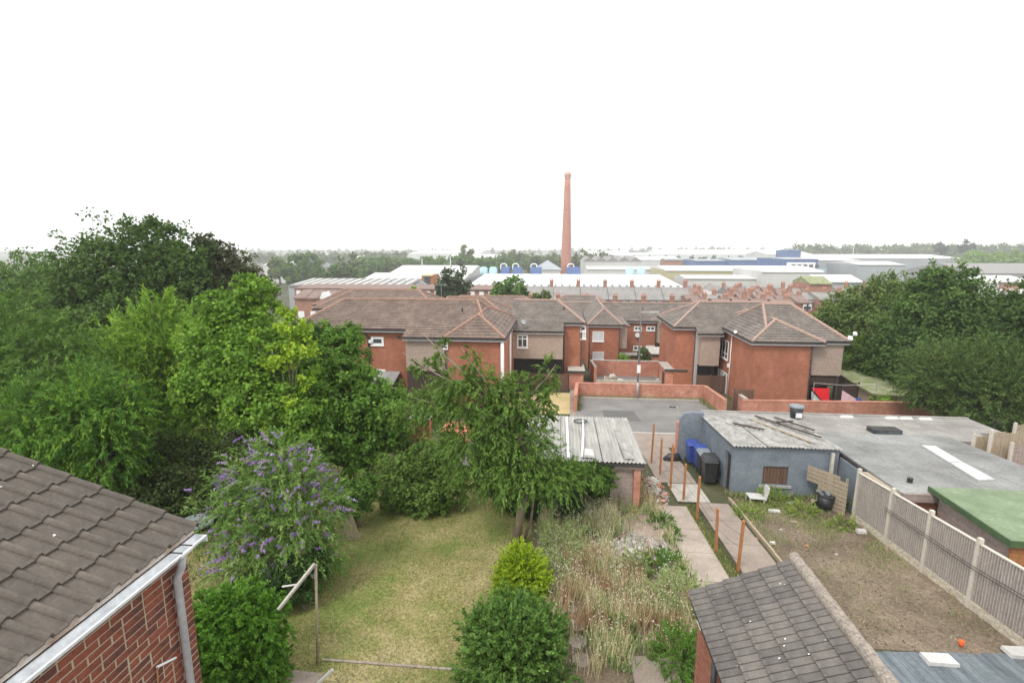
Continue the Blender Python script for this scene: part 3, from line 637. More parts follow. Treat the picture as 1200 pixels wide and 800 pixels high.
# back pitch beyond the ridge
m = MB(); roof_plane(m, [(-11.2, .3, 5.4), (-11.2, 4.45, 5.4), (-7.0, 4.45, 6.84), (-7.0, .3, 6.84)], (0, 1, 0), .345); m.build('far_pitch', mt['roman'], LE, kind='stuff')
for k in range(10): MB().tube([(-7.05, 4.45-k*.45, 6.84), (-7.05, 4.45-k*.45-.44, 6.85)], [.12, .115], 8).build('ridge_tile', mt['ridge'], LE)
m = MB(); m.hexa([(-7.2, 4.31, 5.4), (-3.66, 4.31, 5.3), (-3.66, 4.335, 5.3), (-7.2, 4.335, 5.4)], [(-7.2, 4.31, 6.75), (-3.66, 4.31, 5.48), (-3.66, 4.335, 5.48), (-7.2, 4.335, 6.75)]); m.build('gable_top', mt['brick'], LE)
MB().box(-3.66, -3.6, .3, 4.4, 5.46, 5.572).build('mortar_bedding', mt['rubble'], LE)
MB().box(-3.625, -3.6, .3, 4.4, 5.36, 5.495).build('fascia_board', mt['white'], LE)
def channel(x, z, r, y0, y1):
    m = MB(); n = 8; a = [math.pi+math.pi*i/n for i in range(n+1)]
    o = [(x+r*math.cos(t), z+r*math.sin(t)*.9) for t in a]; i_ = [(x+(r-.008)*math.cos(t), z+(r-.008)*math.sin(t)*.9) for t in a]
    for k in range(n):
        m.quad((o[k][0], y0, o[k][1]), (o[k+1][0], y0, o[k+1][1]), (o[k+1][0], y1, o[k+1][1]), (o[k][0], y1, o[k][1]))
        m.quad((i_[k][0], y1, i_[k][1]), (i_[k+1][0], y1, i_[k+1][1]), (i_[k+1][0], y0, i_[k+1][1]), (i_[k][0], y0, i_[k][1]))
    for e in (0, n): m.box(min(o[e][0], i_[e][0])-.004, max(o[e][0], i_[e][0])+.004, y0, y1, z, z+.008)
    return m
gt = channel(-3.535, 5.475, .062, .3, 4.4).build('gutter', mt['pvc'], LE)
m = MB(); [m.box(-3.6, -3.47, yy, yy+.012, 5.49, 5.497) for yy in (4.06, 4.19)]; m.build('gutter_strap', mt['fascia'], gt)
channel(-3.535, 5.474, .069, 4.04, 4.2).build('gutter_union', mt['white'], gt)
MB().box(-3.6, -3.47, 4.4, 4.406, 5.41, 5.48).build('stop_end', mt['pvc'], gt)
MB().tube([(-3.53, 4.13, 5.42), (-3.55, 4.13, 5.3), (-3.585, 4.1, 5.2), (-3.59, 4.1, -.4)], .036, 12).build('downpipe', mt['pipe_grey'], LE, smooth=True)
MB().tube([AtX(184, 781, -3.635), AtX(206, 770, -3.635)], .011, 6).build('cable_clip', mt['white'], LE)
MB().tube([AtX(184, 782, -3.63), AtX(185, 800, -3.63)], .008, 6).build('cable', mt['rust'], LE)
m = MB()
for k in range(12):                              # bird lime
    s = random.uniform(0, 3); m.disc(0, 0, 0, .002, .009, 6, .5); n = 12
    yy = 4.4-random.uniform(0, 2.2); c = Vector((-3.57+ux*s, yy, 5.555+uz*s+.045))
    for q in range(len(m.v)-12, len(m.v)): a = Vector(m.v[q])*random.uniform(.6, 1.3); m.v[q] = tuple(c+Vector((a.x, a.y, a.z-a.x*SL)))
m.build('droppings', mt['white'], LE, kind='stuff')

# ------------------------------------------------------------------ near right extension
RE = thing('brick_extension', 'near low brick extension with flat grey tiles and fat concrete ridge, bottom right', 'extension', (4.5, 7.5, -.8))
ex, ez, rx, rz = 2.6, 1.73, 4.5, 2.56; yv = 9.2; s_ = Vector((rx-ex, 0, rz-ez)); Ls = s_.length; s_ /= Ls
g_ = Ls/6
def flat_tile():
    W, L = .298, g_+.05; v = []; f = []; m = MB()
    for a, b in ((0, W/2-.006), (W/2+.004, W-.007)):
        m.hexa([(a, 0, .0), (b, 0, .0), (b, L, -.02), (a, L, -.02)], [(a+.008, 0, .04), (b-.008, 0, .04), (b-.008, L, .002), (a+.008, L, .002)])
    me = bpy.data.meshes.new('roof_tile'); me.from_pydata(m.v, [], m.f); me.materials.append(mt['slab_tile']); return me
ft = flat_tile(); X_ = Vector((0, -1, 0)); Z_ = X_.cross(s_)
R = Matrix((X_, s_, Z_)).transposed()
if Z_.z < 0: raise SystemExit('normal')
for c in range(6):
    for k in range(18):
        o = link('roof_tile', ft, RE); p = Vector((ex, yv-.298*k-(.0 if c % 2 else .0), ez))+s_*(c*g_)
        o.location = p+Vector((0, 0, .0))-WL[RE]; e = R.to_euler(); e.y += random.uniform(-.004, .004); e.z += random.uniform(-.006, .006); o.rotation_euler = e
y0_ = yv-18*.298
m = MB(); m.hexa([(ex+.03, y0_, ez-.08), (rx, y0_, rz-.08), (rx, yv-.02, rz-.08), (ex+.03, yv-.02, ez-.08)], [(ex+.03, y0_, ez-.02), (rx, y0_, rz-.03), (rx, yv-.02, rz-.03), (ex+.03, yv-.02, ez-.02)]); m.build('roof_deck', mt['fascia'], RE)
MB().box(4.47, 4.6, y0_, 9.05, -1.2, rz-.06).build('side_wall', mt['brick_small'], RE)
for k in range(12):
    y = yv+.04-k*.45; MB().tube([(rx+.01, y, rz+.0+(.006 if k % 2 else 0)), (rx+.01, y-.445, rz+.0)], [.112, .105], 14).build('ridge_tile', mt['ridge'], RE, smooth=False)
m = MB()
for k in range(16):
    y = yv-.1-k*.33
    while False: pass
m = MB(); m.box(2.789, 2.86, y0_, 9.05, -1.2, 1.7); m.box(2.86, 4.469, 9.0, 9.05, -1.2, 1.7); m.build('wall_core', mt['mortar'], RE)
m = MB(); m.quad((2.8, 9.04, 1.7), (4.469, 9.04, 1.7), (4.469, 9.04, rz-.1)); m.quad((4.469, 9.01, 1.7), (2.8, 9.01, 1.7), (4.469, 9.01, rz-.1)); m.build('gable', mt['brick_small'], RE)
m = MB(); z = 1.69; r = 0
while z > -1.1:
    y = 9.05-(.11 if r % 2 else 0)
    if r % 2: m.box(2.785, 2.8, 8.95, 9.05, z-.065, z)
    while y > y0_+.2: m.box(2.785, 2.8, y-.215, y-.004, z-.065, z); y -= .225
    z -= .075; r += 1
m.build('brickwork', mt['brick_small'], RE, kind='stuff')
MB().box(2.62, 2.7, y0_, yv-.05, ez-.11, ez-.03).build('gutter', mt['black'], RE)
MB().box(2.7, 2.79, y0_, yv-.1, ez-.2, ez-.04).build('fascia', mt['fascia'], RE)
MB().tube([(2.7, 7.75, 1.6), (2.72, 7.75, -.7)], .05, 8).build('downpipe', mt['black'], RE, smooth=True)
MB().box(2.68, 2.79, 8.55, 8.8, 1.42, 1.55).build('broken_soffit_end', mt['white'], RE)
window(RE, 'x', 6.4, 7.45, -.7, 1.35, 2.785, bars=0, fw=.1)
m = MB()
for k in range(13):
    s = random.uniform(.2, Ls); yy = yv-random.uniform(.3, 3.2); c = Vector((ex, yy, ez))+s_*s+Vector((0, 0, .036)); b = len(m.v); m.disc(0, 0, 0, .003, random.uniform(.006, .018), 6, .5)
    for q in range(b, len(m.v)): a = Vector(m.v[q]); m.v[q] = tuple(c+Vector((a.x, a.y*.7, a.z+a.x*(rz-ez)/(rx-ex))))
m.build('droppings', mt['white'], RE, kind='stuff')

# ------------------------------------------------------------------ deck and blocks at lower right
dk = thing('board_deck', 'slate-grey board deck at the bottom right corner beside the tiled roof', 'deck', (8.5, 9, -.82))
MB().hexa([(4.62, 4, -.5), (12.8, 4, -.5), (12.8, 11.5, -1.17), (4.62, 11.1, -1.13)], [(4.62, 4, -.36), (12.8, 4, -.36), (12.8, 11.5, -1.02), (4.62, 11.1, -.98)]).build('frame', mt['fascia'], dk)
for k in range(43):
    x = 4.65+k*.19; ye = 11.15+(x-6.3)*.07+random.uniform(-.03, .03); a, b = x, x+.181
    MB().hexa([(a, 4.1, -.355), (b, 4.1, -.355), (b, ye, -.09*ye+.012), (a, ye, -.09*ye+.012)], [(a, 4.1, -.33), (b, 4.1, -.33), (b, ye, -.09*ye+.038), (a, ye, -.09*ye+.038)]).build('deck_board', mt['deck'], dk)
def blk(name, label, px, py, lx, ly, lz, mat, rot, cat, z=.04, group=None):
    x, y, zz = G(px, py); m = MB().box(-lx/2, lx/2, -ly/2, ly/2, 0, lz)
    cz, sz = math.cos(rot), math.sin(rot); m.v = [(x+a*cz-b*sz, y+a*sz+b*cz, zz+c+z) for a, b, c in m.v]
    o = m.build(name, mt[mat], kind=None); tag(o, label, cat, group); return o
def paver(label, px, py):
    x, y, z = G(px, py); t = thing('white_block', label, 'block', (x, y, z+.045)); m = MB(); w, d, h = .33, .17, .09
    m.hexa([(x-w, y-d, z+.05), (x+w, y-d, z+.05), (x+w*.93, y+d, z+.04), (x-w, y+d*.9, z+.04)], [(x-w*.96, y-d*.95, z+.05+h), (x+w*.97, y-d*.97, z+.045+h), (x+w*.9, y+d*.93, z+.04+h), (x-w*.97, y+d*.85, z+.04+h)])
    m.build('block_body', mt['foam'], t); MB().box(x-w*.97, x+w*.98, y-d*.985, y-d*.97, z+.055, z+.08).build('block_rim', mt['concrete'], t)
paver('white slab block on the left end of the grey deck edge', 1100, 776); paver('white slab block at the right end of the grey deck edge, by the frame', 1196, 768)
x, y, z = G(1126, 757); t = thing('orange_tub', 'small orange plastic tub lying on the bare soil before the deck', 'tub', (x, y, z))
MB().tube([(x, y, z+.01), (x, y, z+.14)], [.045, .055], 12).build('body', mt['orange'], t, smooth=True); MB().tube([(x, y, z+.142), (x, y, z+.155)], [.062, .062], 12).build('rim', mt['orange'], t)

# ------------------------------------------------------------------ right boundary fence: posts, panels, gravel boards
fn = thing('garden_fence', 'long closeboard fence with pale concrete posts along the bare soil yard', 'fence', (11.15, 14, -1.26))
fy = [8.1, 9.85, 11.6, 13.35, 15.1, 16.85, 18.75, 20.6]
for i, y in enumerate(fy):
    z = -.09*y; hgt = 2.03; MB().hexa([(11.06, y-.06, z-.3), (11.2, y-.06, z-.3), (11.2, y+.06, z-.3), (11.06, y+.06, z-.3)], [(11.075, y-.05, z+hgt), (11.185, y-.05, z+hgt), (11.185, y+.05, z+hgt), (11.075, y+.05, z+hgt)]).build('post', mt['conc_post'], fn)
for i, (a, b) in enumerate(zip(fy, fy[1:])):
    if i > 5: continue
    z = -.09*a; zb = -.09*b; m = MB(); a2, b2 = a+.065, b-.065
    g = MB(); seg = 14
    for k in range(seg):
        ya = a2+(b2-a2)*k/seg; yb = a2+(b2-a2)*(k+1)/seg-.006
        for lv in range(3):
            j = random.uniform(-.014, .014); za = -.09*ya
            g.box(11.085+j, 11.15, ya, yb, za-.02+lv*.09, za+.065+lv*.09)
    g.build('gravel_board', mt['gravelboard'], fn)
    pn = MB().hexa([(11.12, a2, z+.26), (11.15, a2, z+.26), (11.15, b2, zb+.26), (11.12, b2, zb+.26)], [(11.12, a2, z+1.86), (11.15, a2, z+1.86), (11.15, b2, zb+1.86), (11.12, b2, zb+1.86)]).build('panel', mt['fence'], fn)
    sm = MB(); n = 19; 
    for k in range(n):
        ya = a2+(b2-a2)*(k+.15)/n; yb = ya+(b2-a2)*.38/n; za = -.09*ya
        sm.hexa([(11.09, ya, za+.27), (11.12, ya, za+.27), (11.12, yb, za+.27), (11.09, yb, za+.27)], [(11.09, ya, za+1.85), (11.12, ya, za+1.85), (11.12, yb, za+1.85), (11.09, yb, za+1.85)])
    sm.build('slats', mt['slat'], pn, kind='stuff')
    MB().hexa([(11.08, a2, z+1.865), (11.17, a2, z+1.865), (11.17, b2, zb+1.865), (11.08, b2, zb+1.865)], [(11.08, a2, z+1.9), (11.17, a2, z+1.9), (11.17, b2, zb+1.9), (11.08, b2, zb+1.9)]).build('capping', mt['conc_post'], pn)
for dz in (1.2, 1.28): MB().tube([(11.0, 8.1, -.09*8.1+dz+.25), (11.03, 13.3, -.09*13.3+dz-.05), (11.03, 17, -.09*17+dz)], .009, 5).build('wire', mt['black'], fn)

# ------------------------------------------------------------------ rust-brown posts along the path
bases = [(763, 544), (773.3, 557.5), (785.5, 574), (800.8, 587.5), (816.5, 609), (839, 646), (864.5, 669)]
hts = [2.1, 1.8, 2.05, 1.6, 1.7, 1.5, 1.65]; words = ['farthest of the path posts, beside the parking court', 'second farthest path post, behind the rubble heap', 'tall third path post, right of the rubble heap', 'fourth path post, between pale slabs and wheelie bins',
    'middle path post where the grass strip widens', 'sixth path post, next to last before the tiled roof', 'nearest path post, just clear of the tiled roof']
prev = None
for (px, py), h, wd in zip(bases, hts, words):
    x, y, z = G(px, py); ln = random.uniform(-.05, .05)
    o = MB().hexa([(x-.04, y-.04, z-.1), (x+.04, y-.04, z-.1), (x+.04, y+.04, z-.1), (x-.04, y+.04, z-.1)], [(x-.037+ln, y-.037, z+h), (x+.037+ln, y-.037, z+h), (x+.037+ln, y+.037, z+h+.02), (x-.037+ln, y+.037, z+h+.02)]).build('timber_post', mt['rust'])
    tag(o, 'rust-brown timber post, '+wd, 'post', 'timber posts along the side path')
    cur = (x, y, z)
    if prev is not None:
        for q in (.35, .8, 1.2):
            a = Vector(prev)+Vector((0, 0, q)); b = Vector(cur)+Vector((0, 0, q)); m_ = a.lerp(b, .5)-Vector((0, 0, .04))
            if q == .35: wr = MB()
            wr.tube([a, m_, b], .006, 4)
        tag(wr.build('fence_wire', mt['fascia']), 'slack wires reaching towards the camera from the '+['', 'farthest', 'second farthest', 'third farthest', 'fourth farthest', 'middle', 'sixth'][bases.index((px, py))]+' path post', 'wire', 'wires between the path posts')
    prev = cur
# edging boards beside the side path
for k in range(4):
    a = 11.2+k*2.25; b = a+2.2; x = 7.0+k*.02
    o = MB().hexa([(x-.04, a, -.09*a-.05), (x+.04, a, -.09*a-.05), (x+.04, b, -.09*b-.05), (x-.04, b, -.09*b-.05)], [(x-.04, a, -.09*a+.13), (x+.04, a, -.09*a+.13), (x+.04, b, -.09*b+.13), (x-.04, b, -.09*b+.13)]).build('edging_board', mt['old_wood'])
    tag(o, 'weathered edging board beside the soil yard, '+['nearest the tiled roof', 'second from the tiled roof', 'third from the tiled roof', 'farthest, by the workshop'][k], 'edging board', 'edging boards along the side path')

# ------------------------------------------------------------------ corrugated garage
def corrugated(mb, x0, x1, y0, y1, z0, z1, pitch=.15, amp=.03, axis='y', th=.012):
    """ridges run along axis; z0 at y0/x0 end, z1 at the other"""
    n = int(((x1-x0) if axis == 'y' else (y1-y0))/pitch*4)
    def zz(f, g, i): return z0+(z1-z0)*g+amp*math.cos(i*math.pi/2)
    b = len(mb.v)
    for g, e in ((0, y0 if axis == 'y' else x0), (1, y1 if axis == 'y' else x1)):
        for i in range(n+1):
            t = i/n; z = z0+(z1-z0)*g+amp*math.cos(i*math.pi/2)
            mb.v.append((x0+(x1-x0)*t, e, z) if axis == 'y' else (e, y0+(y1-y0)*t, z))
    for g in (0, 1):
        for i in range(n+1): x, y, z = mb.v[b+g*(n+1)+i]; mb.v.append((x, y, z-th))
    for i in range(n):
        mb.f.append((b+i, b+i+1, b+n+2+i, b+n+1+i)); mb.f.append((b+2*(n+1)+i+1, b+2*(n+1)+i, b+3*(n+1)+i, b+3*(n+1)+i+1)); mb.f.append((b+2*(n+1)+i, b+2*(n+1)+i+1, b+i+1, b+i))
gr = thing('garage', 'old garage with grey corrugated cement roof and white pipe lying on it', 'garage', (1.2, 21, -1.9))
for x0, x1 in ((-1.35, .18), (.2, 1.75), (1.77, 3.35)):
    for k, (a, b) in enumerate(((18.35, 20.2), (20.05, 21.9), (21.75, 23.75))):
        z0 = .42-(a-18.35)*.02+k*.018; m = MB(); corrugated(m, x0, x1, a, b, z0+.0, z0-.03)
        m.build('roof_sheet', mt['asbestos'], gr)
MB().box(-1.3, 3.3, 18.36, 18.42, .24, .36).build('fascia_board', mt['fascia'], gr)
wall(gr, 'brick_small', -1.25, -1.0, 18.6, 23.6, -2.4, .25); wall(gr, 'brick_small', 3.02, 3.25, 18.6, 23.6, -2.4, .25); wall(gr, 'brick_small', -1.0, 3.02, 23.35, 23.6, -2.4, .2)
MB().box(2.1, 2.95, 18.62, 18.66, -1.75, .05).build('loose_door', mt['grey_wood'], gr); MB().box(.95, 3.0, 18.7, 18.75, -1.8, .3).build('board_front', mt['darkwood'], gr)
MB().box(2.95, 3.2, 18.5, 18.6, -1.75, .12).build('brick_pier', mt['brick_w'], gr)
MB().box(2.2, 3.3, 18.43, 18.6, .13, .24).build('lintel', mt['grey_wood'], gr)
a = AtY(674, 489, 22.6); 
o = MB().tube([(1.22, 23.0, .43), (1.15, 21, .47), (.98, 18.5, .52)], .05, 10).build('white_pipe', mt['white'], smooth=True); tag(o, 'white plastic pipe lying down the corrugated garage roof', 'pipe')
lp_ = [(1.0+.3*math.cos(t*.4)+.1, 22.8+.25*math.sin(t*.4), .45+.02*t/16) for t in range(17)]
tag(MB().tube(lp_, .03, 6, caps=False).build('hose_loop', mt['black'], smooth=True), 'black hose loop at the top end of the white pipe', 'hose')
o = MB().hexa([(1.05, 18.6, .47), (1.5, 18.55, .47), (1.45, 19.3, .46), (1.1, 19.35, .46)], [(1.08, 18.62, .56), (1.47, 18.58, .55), (1.42, 19.27, .53), (1.13, 19.3, .54)]).build('plastic_sheet', mt['foam']); tag(o, 'crumpled white plastic sheet on the garage roof beside the pipe foot', 'plastic sheet')
tag(MB().box(.42, .52, 18.5, 23.3, .475, .49).build('flashing_strip', mt['cloth_white']), 'long white flashing strip on the garage roof left of the pipe', 'flashing')
tag(MB().hexa([(2.6, 18.6, .46), (2.95, 18.6, .46), (2.7, 22, .43), (2.5, 22, .43)], [(2.6, 18.6, .475), (2.95, 18.6, .475), (2.7, 22, .445), (2.5, 22, .445)]).build('roof_patch', mt['asbestos2']), 'pale patched strip on the right part of the garage roof', 'roof strip')
# tiny tiled lean-to and brick pier seen through the cherry tree
x, y, z = -5.5, 22.5, -2.0; lt = thing('lean_to', 'small lean-to with orange clay tiles glimpsed left of the cherry tree', 'lean-to', (x, y, z))
wall(lt, 'cloth_white', -5.6, -4.1, 22.8, 24, z-.3, -.6)
m = MB()
for k in range(6): m.tube([(-5.45+k*.27, 22.7, -.55), (-5.35+k*.27, 23.8, -.15)], .09, 6)
m.hexa([(-5.6, 22.6, -.66), (-4.0, 22.6, -.66), (-3.9, 23.9, -.18), (-5.5, 23.9, -.18)], [(-5.6, 22.6, -.6), (-4.0, 22.6, -.6), (-3.9, 23.9, -.12), (-5.5, 23.9, -.12)]); m.build('tiled_roof', mt['pantile'], lt)
pr_ = thing('brick_pier', 'broad red brick pier standing alone left of the orange-tiled lean-to', 'brick pier', (-6.5, 22.9, -2.1))
MB().hexa([(-7.3, 22.4, -2.2), (-5.9, 22.4, -2.2), (-5.9, 23, -2.2), (-7.3, 23, -2.2)], [(-6.85, 22.5, .35), (-5.95, 22.5, .4), (-5.95, 22.95, .4), (-6.85, 22.95, .35)]).build('brickwork', mt['brick_a'], pr_)
MB().box(-6.9, -5.9, 22.45, 23.0, .41, .47).build('capping', mt['concrete'], pr_)

# ------------------------------------------------------------------ blue-grey workshop and flat-roofed garages
bw = thing('workshop', 'blue-grey painted block workshop with grey corrugated roof and boarded window', 'workshop', (9.4, 22.5, -2))
MB().hexa([(7.3, 21.65, -2.6), (7.5, 21.65, -2.6), (7.5, 25.29, -2.6), (7.3, 25.29, -2.6)], [(7.3, 21.65, .2), (7.5, 21.65, .2), (7.5, 25.29, -.04), (7.3, 25.29, -.04)]).build('side_wall', mt['blue'], bw); MB().box(7.3, 7.5, 20.75, 20.95, -2.2, .24).build('corner_pier', mt['blue'], bw)
MB().box(7.3, 7.5, 20.951, 21.649, -.2, .23).build('lintel_wall', mt['blue'], bw); MB().box(7.42, 7.46, 20.96, 21.64, -2.1, -.21).build('door', mt['undercroft'], bw)
MB().box(7.501, 8.55, 20.75, 20.95, -2.3, .25).build('front_wall', mt['blue'], bw); MB().box(9.55, 11.45, 20.75, 20.95, -2.3, .25).build('front_wall', mt['blue'], bw)
MB().box(8.55, 9.55, 20.76, 20.95, -2.3, -1.35).build('front_wall', mt['blue'], bw); MB().box(8.55, 9.55, 20.76, 20.95, -.55, .25).build('front_wall', mt['blue'], bw)
wb = MB().box(8.56, 9.54, 20.87, 20.9, -1.34, -.56).build('window_board', mt['undercroft'], bw)
for k in range(7): MB().box(8.6+k*.134, 8.722+k*.134, 20.83+random.uniform(-.006, .006), 20.86, -1.33, -.57).build('board', mt['boards_brown'], wb)
MB().box(8.4, 9.7, 20.68, 20.749, -1.46, -1.36).build('sill', mt['pipe_grey'], bw)
MB().box(11.25, 11.45, 20.951, 25.4, -2.6, -.1).build('party_wall', mt['blue'], bw)
# rounded wing wall
m = MB(); pts = [(6.15, -2.5), (7.35, -2.5), (7.35, .2), (6.75, .22), (6.4, .15), (6.2, -.08), (6.15, -.4)]; n = len(pts)
m.v = [(x, 25.3, z) for x, z in pts]+[(x, 25.5, z) for x, z in pts]; m.f = [tuple(range(n)), tuple(range(2*n-1, n-1, -1))]+[(i, n+i, n+(i+1) % n, (i+1) % n) for i in range(n)]
m.build('wing_wall', mt['blue'], bw); MB().box(6.06, 6.149, 25.28, 25.52, -2.5, -.3).build('wing_pier', mt['brick_w'], bw)
for i, (x0, x1) in enumerate(((7.2, 8.6), (8.58, 10.0), (9.98, 11.5))):
    for k_, (a, b) in enumerate(((20.6, 22.3), (22.2, 23.9), (23.8, 25.6))):
        m = MB(); z0 = .34-(a-20.6)*.068+(.02 if i == 1 else 0)+.004*k_; corrugated(m, x0, x1, a, b, z0, z0-.115, amp=.025); m.build('roof_sheet', mt['asbestos2'], bw)
words = ['slanting across', 'short dark, on the left of', 'long dark, in the middle of', 'thin split, at the right of', 'crosswise, near the back of']
for i, (xa, ya, xb, yb) in enumerate(((9.4, 25.0, 10.6, 21.2), (8.3, 23.9, 9.3, 22.9), (9.8, 25.3, 11.2, 21.8), (10.6, 25, 11.4, 22.8), (10.1, 23.9, 11.1, 24.2))):
    tag(MB().beam((xa, ya, .4-(ya-20.6)*.068+.03*i), (xb, yb, .42-(yb-20.6)*.068+.03*i), .11, .04).build('loose_batten', mt['darkwood' if i != 0 else 'old_wood']), 'loose timber batten '+words[i]+' the corrugated workshop roof', 'batten', 'battens on the workshop roof')
fg = thing('garage_block', 'large flat-roofed garage with pale grey felt roof and rotten timber edge', 'garage', (14.5, 20.5, -1.8))
MB().hexa([(11.46, 16.95, -2.2), (17.6, 16.95, -2.2), (17.8, 24, -2.6), (11.55, 24, -2.6)], [(11.46, 16.95, .2), (17.6, 16.95, .2), (17.8, 24, -.35), (11.9, 24, -.35)]).build('wall', mt['brick_w'], fg)
MB().hexa([(11.38, 16.8, .27), (17.7, 16.8, .27), (17.9, 24.1, -.31), (11.95, 24.1, -.31)], [(11.38, 16.8, .39), (17.7, 16.8, .39), (17.9, 24.1, -.2), (11.95, 24.1, -.2)]).build('felt_roof', mt['felt'], fg)
MB().box(11.4, 17.6, 16.74, 16.8, .1, .38).build('fascia', mt['grey_wood'], fg)
MB().hexa([(11.33, 16.9, -1.9), (11.44, 16.9, -1.9), (11.5, 20.7, -2.1), (11.46, 20.7, -2.1)], [(11.33, 16.9, .1), (11.44, 16.9, .1), (11.5, 20.7, -.02), (11.46, 20.7, -.02)]).build('blue_side_wall', mt['blue'], fg)
m = MB()
for k in range(16):
    y = 16.85+k*.13; dz_ = -(y-16.8)*.08; m.box(11.3-random.uniform(0, .03), 11.37+(y-16.8)*.07, y, y+.12, .02+dz_+random.uniform(-.08, .06), .32+dz_)
m.build('rotten_edge', mt['old_wood'], fg)
MB().hexa([(11.46, 18.95, .0), (11.5, 18.95, .0), (11.93, 24.1, -.45), (11.89, 24.1, -.45)], [(11.46, 18.95, .2), (11.5, 18.95, .2), (11.93, 24.1, -.21), (11.89, 24.1, -.21)]).build('felt_edge', mt['fascia'], fg)
def roofpt(px, py, zoff=0):                           # point on the flat roof
    x, y, z = 0, 0, 0; dx, dy, dz = ray(px, py); t = (.39-CAM_Z+16.8*.0808)/(dz+dy*.0808); return Vector((dx*t, dy*t, CAM_Z+dz*t+zoff))
p = roofpt(1066, 565); t = MB().tube([p-Vector((0, 0, .02)), p+Vector((0, 0, .17))], [.085, .09], 14).build('vent_pot', mt['black'], smooth=False); tag(t, 'small black vent pot near the corner of the flat felt roof', 'vent')
for i, (q, lab) in enumerate(((((1080, 523), (1096, 524), (1128, 543), (1112, 543)), 'pale board lying on the flat roof, the farther of two in line'), (((1114, 544), (1129, 543.5), (1165, 563), (1146, 564)), 'pale board lying on the flat roof, the nearer of two in line'))):
    P_ = [roofpt(*s, .01) for s in q]; m = MB(); b_ = [P_[3], P_[2], P_[1], P_[0]]; m.hexa(b_, [v+Vector((0, 0, .06)) for v in b_]); tag(m.build('roof_board', mt['foam']), lab, 'board')
fb = thing('garage_block', 'long flat weathered roof building running along behind the blue workshop', 'garage', (14, 28, -2.5))
MB().box(8.2, 21.5, 25.7, 28, -3.2, -.75).build('wall', mt['brick_w'], fb)
MB().hexa([(8.0, 25.62, -.66), (21.7, 25.62, -.66), (21.9, 28.2, -.78), (8.0, 28.2, -.78)], [(8.0, 25.62, -.52), (21.7, 25.62, -.52), (21.9, 28.2, -.64), (8.0, 28.2, -.64)]).build('felt_roof', mt['felt2'], fb)
MB().hexa([(11.7, 24.12, -.6), (20, 24.12, -.6), (20.4, 25.61, -.65), (11.7, 25.61, -.65)], [(11.7, 24.12, -.42), (20, 24.12, -.42), (20.4, 25.61, -.5), (11.7, 25.61, -.5)]).build('link_roof', mt['felt2'], fb)
MB().box(8, 21.9, 28.21, 28.4, -3.2, -.6).build('parapet', mt['felt2'], fb)
sk_ = AtY(1036, 506, 25.2); s_x, s_y, s_z = sk_; sy = thing('skylight', 'dark glazed skylight upstand on the flat roof', 'skylight', (s_x, s_y, -.55))
MB().box(s_x-.65, s_x+.65, s_y-.3, s_y+.3, -.55, -.27).build('kerb', mt['fascia'], sy)
MB().hexa([(s_x-.6, s_y-.33, -.5), (s_x+.6, s_y-.33, -.5), (s_x+.6, s_y-.305, -.5), (s_x-.6, s_y-.305, -.5)], [(s_x-.6, s_y-.33, -.3), (s_x+.6, s_y-.33, -.3), (s_x+.6, s_y-.305, -.3), (s_x-.6, s_y-.305, -.3)]).build('pane', mt['glass'], sy)
bk = AtY(932, 493, 27.5); bx_, by_, bz_ = bk[0], 27.5, -.61
b = thing('storage_bin', 'black and blue bin with grey lid standing on the long flat roof', 'bin', (bx_, by_, bz_))
MB().tube([(bx_, by_, bz_), (bx_, by_, bz_+.6)], [.26, .34], 14).build('body', mt['black'], b, smooth=True); MB().tube([(bx_, by_, bz_+.6), (bx_, by_, bz_+.68), (bx_, by_, bz_+.74)], [.38, .36, .15], 14).build('lid', mt['grey_bin'], b)
MB().box(bx_-.15, bx_+.15, by_-.345, by_-.31, bz_+.1, bz_+.35).build('sticker', mt['cloth_white'], b)
wordsd = ['left end of the long flat roof edge', 'middle of the long flat roof edge', 'right part of the long flat roof edge', 'far right of the long flat roof edge']
for i, (px, py) in enumerate(((992, 491), (1045, 491), (1062, 490), (1085, 490))):
    x, y, z = AtY(px, py, 27.9); b0 = MB().hexa([(x-.4, y-.2, -.64), (x+.3, y-.15, -.64), (x+.4, y+.2, -.645), (x-.3, y+.2, -.645)], [(x-.3, y-.1, -.58), (x+.2, y-.1, -.56), (x+.35, y+.15, -.57), (x-.2, y+.1, -.55)])
    tag(b0.build('debris_sheet', mt['foam']), 'crumpled pale sheeting litter on the '+wordsd[i], 'debris')
gs = thing('garden_shed', 'timber shed with flat green felt roof beyond the closeboard fence', 'shed', (14.3, 15, -1.3))
MB().hexa([(12.13, 13.61, -1.6), (16.6, 13.61, -1.6), (16.6, 16.65, -1.7), (12.45, 16.65, -1.7)], [(12.13, 13.61, .62), (16.6, 13.61, .62), (16.6, 16.65, .45), (12.45, 16.65, .45)]).build('wall_core', mt['darkwood'], gs)
m = MB()
for k in range(14): m.hexa([(12.08, 13.6, -1.1+k*.12), (12.12, 13.6, -1.1+k*.12), (12.46, 16.66, -1.15+k*.12), (12.43, 16.66, -1.15+k*.12)], [(12.1, 13.6, -.985+k*.12), (12.12, 13.6, -.985+k*.12), (12.46, 16.66, -1.035+k*.12), (12.445, 16.66, -1.035+k*.12)])
m.build('cladding', mt['grey_wood'], gs, kind='stuff')
m = MB()
for k in range(14): m.box(12.08, 16.6, 13.54, 13.6, -1.1+k*.12, -.99+k*.12)
m.build('front_cladding', mt['rust'], gs, kind='stuff')
